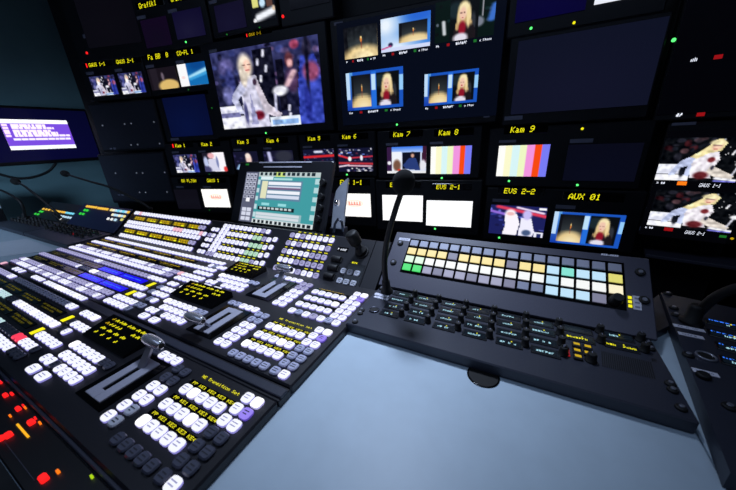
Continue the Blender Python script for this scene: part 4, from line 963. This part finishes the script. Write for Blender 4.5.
def kst(key_, top, side, e=True, base=None): return bstyle('key_'+key_, top, side, e, 1.0, base)
KS = {'g': kst('grey', (176, 178, 196), (84, 84, 96), False), 'y': kst('yellow', (247, 226, 150), (120, 104, 60)), 'w': kst('white', (246, 248, 246), (120, 120, 124)), 'l': kst('lavender', (122, 122, 146), (60, 60, 78)), 'm': kst('pale_lavender', (158, 158, 184), (78, 78, 96)),
      'i': kst('ice_blue', (190, 226, 248), (80, 104, 120)), 't': kst('teal', (132, 226, 208), (50, 104, 96)), 'e': kst('lime', (222, 216, 110), (110, 104, 50)), 'c': kst('cream', (252, 242, 206), (120, 110, 90)), 'n': kst('green', (70, 226, 104), (20, 100, 40)), 'o': kst('amber', (252, 196, 64), (130, 90, 30)), 'j': kst('deep_green', (50, 214, 60), (16, 90, 24)), 'a': kst('aqua', (120, 218, 246), (50, 100, 120)), 'v': kst('mint', (226, 250, 224), (100, 120, 100))}
KN = dict(g='unlit grey key', y='yellow lit key', w='white lit key', l='dim lavender key', m='pale lavender key', i='ice blue lit key', t='teal lit key', e='lime yellow lit key', c='cream lit key', n='green lit key', v='mint white lit key', o='amber lit key', j='green lit key', a='aqua lit key')
ROWS = ['g'*17, 'yyyyl'+'yyyyl'+'yyititie'[:2]+'itiie', 'vvwwwwwwwwww'+'iwwwc', 'nnmlmmlmmlggiiil']
MB().box(kx0-kp*.58, kx1+kp*.58, ky0-kr*.62, ky1+kr*.62, -.001, .001, glossblack).obj('key_bezel', rp)
pk = {}
for r, s in enumerate(ROWS):
    for i, ch in enumerate(s):
        if ch not in pk:
            w_, h_ = kp*.82, kr*.76; sdm, tpm, _ = KS[ch]; mb = MB(); mb.loft([[(sx*(w_/2-c), sy*(h_/2-c), z) for sx, sy in ((-1, -1), (1, -1), (1, 1), (-1, 1))] for z, c in ((0, 0), (.003, 0))], sdm, caps=False)
            mb.loft([[(sx*(w_/2-c), sy*(h_/2-c), z) for sx, sy in ((-1, -1), (1, -1), (1, 1), (-1, 1))] for z, c in ((.003, 0), (.0042, .0009))], tpm); pk[ch] = mb.mesh('key')
        o = bpy.data.objects.new('key', pk[ch]); COL.objects.link(o); o.parent = rp; o.location = (kx0+kp*i, ky1-kr*r, .0005); o['label'] = KN[ch]
mb = MB(); mb.lathe((kx1-.001, ky0+.001, 0), [(.0105, 0), (.0105, .004), (.0088, .005), (.0082, .017), (.007, .019)], rubber, n=20); mb.obj('rotary_knob', rp)
for p in ((400.5, 243), (393.5, 262.3), (640, 272.5), (644, 300.3)):
    a = RF.px(*p); mb = MB(); screw(mb, a[0], a[1], 0, .0078); mb.obj('rack_screw', rp)
a = RF.px(405.5, 239.5); tape(rp, a[0], a[1], .034, .0075, 0, 9)
a, b_ = RF.px(600.8, 254.4), RF.px(618.5, 256.8); mb = MB()
dw = (b_[0]-a[0])/8
for i in range(8):
    x = a[0]+dw*i
    if i in (3,): mb.quad(x, x+dw*1.4, a[1]-.0012, a[1]+.0006, .0007, tape_mat); continue
    mb.add([(x, a[1]-.002, .0007), (x+dw*.85, a[1]-.002, .0007), (x+dw*1.05, a[1]+.0022, .0007), (x+dw*.2, a[1]+.0022, .0007)], [(0, 1, 2, 3)], tape_mat)
mb.obj('maker_mark', rp)
a = RF.px(634, 302.5); mb = MB(); mb.box(a[0]-.0015, a[0]+.0095, a[1]-.013, a[1]+.013, -.0005, .0008, tape_mat)
for dy in (-.008, 0, .008): mb.box(a[0]-.008, a[0]-.003, a[1]+dy-.0025, a[1]+dy+.0025, -.0005, .0012, yellow); mb.box(a[0]+.001, a[0]+.0075, a[1]+dy-.0015, a[1]+dy+.0015, .0006, .001, tape_ink)
mb.obj('indicator_strip', rp)
# ------------------------------------------------------------------ right-hand bay: second intercom and its spacer
R13 = math.radians(-13)
I2 = Fr((.3, .49, TOP+.002), (math.cos(R13), math.sin(R13), 0), (-math.sin(R13), math.cos(R13), 0))
i2 = thing('intercom_panel', I2, 'dark intercom panel with blue-lit displays at the right edge of the photo', 'intercom panel')
q = [I2.px(*p) for p in ((689.5, 370), (736, 435), (661, 292.5), (733, 301))]
print('BAY2', [tuple(round(x, 3) for x in v) for v in q])
xl = (q[0][0]+q[1][0])/2; yl = q[1][1]-.06; yt = min(q[2][1], q[3][1])
zz = DESK-TOP-.002
mb = MB(); mb.prism_z([(xl, yl), (xl+.45, yl), (xl+.45, yt), (q[2][0], yt)], zz, 0, panel_blue); mb.obj('faceplate', i2)
mb = MB(); mb.box(xl+.04, xl+.44, q[0][1]-.16, q[0][1]-.012, -.0005, .0012, glossblack, .0005); mb.obj('lower_display_window', i2)
for p0, p1, s_ in (((708, 321.5), (740, 329), 31), ((710, 333), (742, 341.5), 32), ((718, 346), (748, 354.5), 34), ((722, 360), (752, 368.5), 36)):
    a, b_ = I2.px(*p0), I2.px(*p1); w_ = .05; x = a[0]+w_*.44; y = a[1]
    talk_display(i2, x, y, w_, .021, s_, cyan_led, True)
    knob(i2, x+.034, y+.004)
for p in ((667.8, 294.2), (673.6, 308.5), (675.6, 315.3), (688, 355.5), (729, 407.5)):
    a = I2.px(*p); mb = MB(); screw(mb, a[0], a[1], 0, .0068); mb.obj('rack_screw', i2)
a = I2.px(705.8, 357); mb = MB(); mb.lathe((a[0], a[1], 0), [(.0115, -.001), (.0115, .0025), (.0095, .0035), (.009, .001)], metal_light, n=24); mb.lathe((a[0], a[1], .0005), [(.009, 0), (.009, .0012)], slot_dark, n=20); mb.obj('microphone_socket', i2)
for k_, (p0, p1) in enumerate((((673, 325), (705, 331.5)), ((678, 333), (704, 338.5)), ((692, 369.5), (719, 376)))):
    a, b_ = I2.px(*p0), I2.px(*p1); tape(i2, (a[0]+b_[0])/2, (a[1]+b_[1])/2, b_[0]-a[0], .009, math.atan2(b_[1]-a[1], b_[0]-a[0]), 20+k_)
a = I2.px(703, 377); mb = MB(); mb.lathe((a[0], a[1], 0), [(.0075, 0), (.0075, .004), (.006, .006)], rubber, n=20); mb.obj('jack_cover', i2)
# spacer block between the bays
fz = Fr((.245, .64, DESK), (1, 0, 0), (0, 1, 0))
def pz(px, py, z): p = atz(px, py, z); return (p.x-fz.o.x, p.y-fz.o.y)
A_ = I2.w(q[2][0]-.002, yt-.001); B_ = I2.w(q[0][0]+(q[2][0]-q[0][0])*.5-.003, (yt+q[0][1])/2)
mb = MB(); mb.prism_z([(.2185-fz.o.x, .578-fz.o.y), (.2225-fz.o.x, .574-fz.o.y), (B_.x-fz.o.x, B_.y-fz.o.y), (A_.x-fz.o.x, A_.y-fz.o.y), (.226-fz.o.x, .66-fz.o.y)], 0, TOP-DESK-.003, spacer_m)
o = mb.obj('spacer_block', fr=fz); tag(o, 'dark wedge-shaped spacer between the key panel and the right-hand intercom', 'spacer')
# ------------------------------------------------------------------ gooseneck microphones
def bez(P, n=24):
    P = [V(p) for p in P]; out = []
    m = len(P)
    for i in range(n+1):
        t = i/n*(m-1); k = min(int(t), m-2); u_ = t-k
        p0, p1, p2, p3 = P[max(k-1, 0)], P[k], P[k+1], P[min(k+2, m-1)]
        out.append(.5*((2*p1)+(-p0+p2)*u_+(2*p0-5*p1+4*p2-p3)*u_*u_+(-p0+3*p1-3*p2+p3)*u_**3))
    return out
def gooseneck(label, P, r0, r1, head=None, base=True, group=None, up=False):
    f_ = Fr(P[0], (1, 0, 0), (0, 1, 0)); t_ = thing('gooseneck_microphone', f_, label, 'microphone', group)
    if head: P = list(P)+[P[-1]+(head[0]-P[-1])*.8]
    Q = [f_.loc(p) for p in bez(P)]; n = len(Q)
    if base:
        mb = MB(); mb.lathe((0, 0, 0), [(r0*2.1, 0), (r0*2.1, .004), (r0*1.5, .007), (r0*1.35, .03), (r0, .034)], rubber, axis=up if up else (Q[2]-Q[0]).normalized(), n=18); mb.obj('socket', t_)
    mb = MB(); mb.tube(Q, [r0+(r1-r0)*i/(n-1) for i in range(n)], rubber, 12); mb.obj('stem', t_)
    if head:
        c = f_.loc(head[0]); d_ = (c-Q[-1]).normalized(); rot = V((1, 0, 0)).rotation_difference(d_).to_matrix()
        mb = MB(); mb.ellipsoid(tuple(c), head[1], head[2], head[2], foam, rot, 20, 14); mb.obj('windscreen', t_)
    return t_
YM = .5
b0 = atz(387, 292, TOP)
gooseneck('black gooseneck microphone with foam head standing between mixer and key panel', [b0, aty(384.5, 265, .517), aty(387, 240, .507), aty(395, 211, .498), aty(401, 193, .495)], .0066, .005, (aty(403.5, 182.5, .493), .0235, .0205))
b0 = atz(691, 322, TOP+.004)
gooseneck('thick black gooseneck microphone stem leaving the photo at the right edge', [b0, aty(701, 310, b0.y), aty(716, 297, b0.y-.01), aty(740, 287, b0.y-.02), aty(775, 283, b0.y-.03)], .0075, .0068, (aty(800, 283, b0.y-.03), .022, .018), up=(0, 0, 1))
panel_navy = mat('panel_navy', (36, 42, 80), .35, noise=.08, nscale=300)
# ------------------------------------------------------------------ left bay: two intercom panels, two key panels
for n_, (xc, wd, lab1, lab2) in enumerate(((-1.748, .47, 'dark intercom panel with black knobs directly left of the vision mixer', 'tilted dark key panel with yellow, green and ice-blue keys next to the vision mixer'),
                               (-2.228, .47, 'far left dark intercom panel with black knobs below the purple monitor', 'far left tilted key panel with short yellow, green and blue key rows'))):
    f = Fr((xc, .455, TOP), (1, 0, 0), (0, 1, 0)); t = thing('intercom_panel', f, lab1, 'intercom panel')
    MB().box(-wd/2, wd/2, -.07, .075, DESK-TOP, 0, panel_blue, .002).obj('faceplate', t)
    for r, y in enumerate((.05, .026, .0)):
        for i in range(8):
            x = -.2+.052*i
            knob(t, x, y, .0075, .016)
            if r < 2: talk_display(t, x+.026, y-.003, .026, .014, 200+i+r*9+n_*50, None)
    for x in ((.04, ) if n_ == 0 else (.11,)):
        mb = MB(); [mb.box(x+.011*j, x+.011*j+.007, .003, .012, 0, .003, red_dim) for j in range(3)]; mb.obj('red_buttons', t)
    a_ = math.radians(40 if n_ == 0 else 30)
    f = Fr((xc, .532, TOP+.001), (1, 0, 0), (0, math.cos(a_), math.sin(a_))); t = thing('key_panel', f, lab2, 'control panel')
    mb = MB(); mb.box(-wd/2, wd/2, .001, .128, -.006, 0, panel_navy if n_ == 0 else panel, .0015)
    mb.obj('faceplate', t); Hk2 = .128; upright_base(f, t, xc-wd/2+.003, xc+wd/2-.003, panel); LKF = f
    if n_ == 0:
        rows = [((86.8, 206.2), (96, 207.2), 'ooooo'), ((98.5, 208), (107, 209), 'ooooo'), ((111, 209.8), (128.4, 212), 'yciaiaio'), ((84.5, 209.9), (87, 210.3), 'jj'), ((80, 213.4), (83, 213.8), 'jj'), ((112.5, 214.5), (124, 216.2), 'ciiciy'), ((108, 218.4), (115, 219.8), 'wwi'), ((121.5, 219.5), (121.8, 219.6), 'e')]
    else:
        rows = [((43, 208.8), (49, 209.5), 'ooo'), ((53, 210.5), (60, 211.3), 'oooo'), ((62, 212), (73, 213.4), 'ooaaaa'), ((40, 211.2), (42, 211.5), 'jj'), ((35, 213.7), (38, 214), 'jj'), ((60.5, 216), (70.5, 217.5), 'iiiii'), ((60, 218.6), (60.2, 218.7), 'w')]
    for a, b_, ch in rows:
        A = f.px(*a, .003); B = f.px(*b_, .003); n = len(ch)
        for i, c in enumerate(ch):
            k = i/max(1, n-1); x = A[0]+(B[0]-A[0])*k; y = (A[1]+B[1])/2
            x = max(-wd/2+.009, min(wd/2-.009, x))
            if not (.006 < y < .124): print('KEYOFF', n_, a, x, y); continue
            sdm, tpm, _ = KS[c]; mb = MB(); w_ = min(.0125, abs(B[0]-A[0])/max(1, n-1)*.74) if n > 1 else .012; h_ = .0105
            mb.loft([[(x+sx*w_/2, y+sy*h_/2, z) for sx, sy in ((-1, -1), (1, -1), (1, 1), (-1, 1))] for z in (0, .004)], tpm); mb.obj('key', t, KN[c])
gooseneck('gooseneck microphone reaching left in front of the lower dark rack unit', [aty(150, 213, .67), aty(146, 205.5, .668), aty(113, 188.5, .66), aty(90, 181.5, .655), aty(73, 176.3, .65)], .006, .0042, (aty(65, 173.6, .65), .033, .0165))
_q = LKF.px(60.5, 219); b0 = LKF.w(_q[0], _q[1], .004)
gooseneck('gooseneck microphone slanting up left over the far left panel, below the purple monitor', [b0, aty(57, 213, b0.y-.005), aty(40, 198, b0.y-.02), aty(30, 190.5, b0.y-.03), aty(23.5, 185.5, b0.y-.035)], .0065, .0045, (aty(15.5, 181.5, b0.y-.037), .03, .0175), up=tuple(LKF.z))
b0 = atz(26, 219.5, TOP+.0015)
gooseneck('gooseneck microphone stem curving out of the photo at the far left edge', [b0, aty(22, 205, b0.y-.005), aty(14, 197, b0.y-.01), aty(0, 190, b0.y-.02), aty(-22, 182, b0.y-.03)], .0062, .0048, (aty(-36, 178, b0.y-.03), .026, .0145), up=(0, 0, 1))
# ------------------------------------------------------------------ purple computer monitor on the left wall
XM = -2.6
a = [atx(*p, XM) for p in ((90, 110), (100, 160), (0, 103), (0, 163))]
yr = (a[0].y+a[1].y)/2; zt = a[0].z+.004; zb = a[1].z
MF = Fr((XM, yr-.28, zb), (0, 1, 0), (0, 0, 1))
mo = thing('computer_monitor', MF, 'black computer monitor with bright purple window on the left wall', 'monitor')
Hm = zt-zb
mb = MB(); mb.box(-.28, .28, 0, Hm, -.035, 0, bezel, .006); mb.obj('housing', mo)
picture('screen', flat((4, 5, 34), (6, 6, 48)), -.268, .268, .02, Hm-.014, .002, mo)
q = [MF.px(*p, .003) for p in ((0, 118.5), (68.5, 121), (8, 149), (75, 149))]
x1 = (q[1][0]+q[3][0])/2; x0 = (q[0][0]+q[2][0])/2; picture('window', desktop(110, 44), x0, x1, (q[2][1]+q[3][1])/2, (q[0][1]+q[1][1])/2, .003, mo, SCREEN_BRIGHT)
mb = MB(); mb.box(-.05, .05, Hm*.35, Hm*.65, -.06, -.034, metal_dark, .003); mb.box(-.025, .025, Hm*.42, Hm*.58, -.296, -.058, metal_dark, .003); mb.box(-.06, .06, Hm*.3, Hm*.7, -.3, -.293, metal_dark); mb.obj('wall_bracket', mo)
P = [atx(56, 163, XM-.01), atx(49, 171, XM-.01), atx(36, 176.5, XM), atx(20, 178.5, XM), atx(6, 176, XM), atx(-14, 170, XM)]
cb = MB().tube([MF.loc(p) for p in bez(P)], .007, rubber, 8).obj('cable', mo)
# box with papers on the desk at the far left edge
pb = atz(-13, 226, DESK); fb = Fr((pb.x-.09, pb.y+.0, DESK), (1, 0, 0), (0, 1, 0))
t = thing('storage_box', fb, 'black box with a pale top at the far left edge under the purple monitor', 'box')
MB().box(-.1, .09, -.08, .08, 0, .08, bezel, .004).obj('body', t); MB().box(-.1, .09, -.08, .08, .0805, .14, paper, .003).obj('paper_stack', t)
# sheet of paper on the desk left of the mixer
fp = Fr((-1.76, .3, DESK), (1, 0, 0), (0, 1, 0))
mb = MB(); mb.add([(-.26, -.06, .0012), (.06, -.075, .0012), (.2, .062, .0016), (-.16, .075, .0012), (-.26, -.06, .0002), (.06, -.075, .0002), (.2, .062, .0002), (-.16, .075, .0002)], [(0, 1, 2, 3), (4, 7, 6, 5), (0, 4, 5, 1), (1, 5, 6, 2), (2, 6, 7, 3), (3, 7, 4, 0)], paper)
o = mb.obj('paper_sheet', fr=fp); tag(o, 'white sheet of paper on the desk left of the vision mixer', 'paper')
# ------------------------------------------------------------------ red-lit talkback panel along the front edge
TB = Fr((-.505, .022, TOP-.008), (1, 0, 0), (0, 1, 0))
tb = thing('talkback_panel', TB, 'narrow black panel with glowing red buttons along the front edge of the mixer', 'control panel')
MB().box(-.245, .245, -.0215, .0222, DESK-(TOP-.008), 0, mat('talkback_black', (15, 15, 19), .4, noise=.1, nscale=300), .0015).obj('faceplate', tb)
def onr(px, py): a = TB.px(px, 370+py*0, .003); return a
def rpos(zx, zy): return TB.px(zx/4.083, 370+zy/4.083, .003)
mbk = None
for (zx, zy), w_, h_, m_, nm in (((22, 38), .006, .005, red, 'red_button'), ((20, 100), .011, .009, red, 'red_button'), ((72, 82), .008, .005, red, 'red_button'), ((72, 155), .011, .009, red, 'red_button'), ((125, 210), .013, .012, red, 'red_button'), ((32, 262), .013, .013, red, 'red_button'), ((4, 275), .01, .01, red, 'red_button'), ((175, 438), .0145, .013, red, 'red_button'),
                       ((122, 130), .007, .003, red, 'red_button'), ((176, 175), .004, .003, red, 'red_button'), ((125, 139), .0035, .003, orange, 'status_light'), ((40, 185), .0035, .0035, orange, 'status_light'), ((185, 200), .005, .0035, orange, 'status_light'), ((203, 190), .003, .002, orange, 'status_light'), ((235, 412), .005, .005, orange, 'status_light'), ((387, 422), .004, .004, mat('led_lime', (20, 30, 0), .5, emit=(170, 210, 20), es=1.1), 'status_light'), ((6, 33), .006, .002, blue_led, 'status_light')):
    a = rpos(zx, zy); x = max(-.24, min(.24, a[0])); y = max(-.019, min(.0185, a[1]))
    mb = MB(); mb.button(x, y, 0, w_*.85, h_*.55, .004, (m_, m_, None)); mb.obj(nm, tb)
a, b_ = rpos(70, 215), rpos(110, 270); mb = MB(); mb.box(a[0], b_[0], (a[1]+b_[1])/2-.0011, (a[1]+b_[1])/2+.0011, -.0005, .0015, mat('led_gold', (30, 20, 0), .5, emit=(255, 180, 30), es=1.1)); mb.obj('level_bar', tb)
mb = MB(); mb.box(-.03, .07, -.012, -.0115, -.0005, .0008, panel_grey); mb.obj('engraved_line', tb)
# ------------------------------------------------------------------ light
wd_ = bpy.data.worlds.new('room'); SC.world = wd_; wd_.use_nodes = True
wd_.node_tree.nodes['Background'].inputs['Color'].default_value = (.05, .08, .12, 1); wd_.node_tree.nodes['Background'].inputs['Strength'].default_value = .0
def spot_lamp(nm, loc, tgt, col, e, ang, blend, size):
    l = bpy.data.lights.new(nm, 'SPOT'); l.color = col; l.energy = e; l.spot_size = math.radians(ang); l.spot_blend = blend; l.shadow_soft_size = size
    o = bpy.data.objects.new(nm, l); COL.objects.link(o); o.location = loc; o.rotation_euler = (V(tgt)-V(loc)).to_track_quat('-Z', 'Y').to_euler(); return o
spot_lamp('unseen_overhead_spot', (-.42, .92, 2.25), (-.37, .65, .75), (.65, .77, 1.0), 122, 50, 1.0, .12)
spot_lamp('unseen_overhead_spot', (-1.9, -.1, 2.25), (-2.05, .35, .75), (.56, .74, 1.0), 22, 60, 1.0, .12)  # unseen spot added to brighten the left desk
spot_lamp('wall_fill_spot', (-1.2, -1.25, 1.08), (-2.85, .85, .86), (.46, .66, .92), 125, 31, 1.0, .3)  # unseen low spot added to brighten the wall below the monitor
al = bpy.data.lights.new('overhead_fill', 'AREA'); al.shape = 'RECTANGLE'; al.size = 2.6; al.size_y = .6; al.energy = 6; al.color = (.52, .68, 1.0)  # unseen area light added as dim overall fill
ao = bpy.data.objects.new('overhead_fill', al); COL.objects.link(ao); ao.location = (-.5, -.2, 2.33)
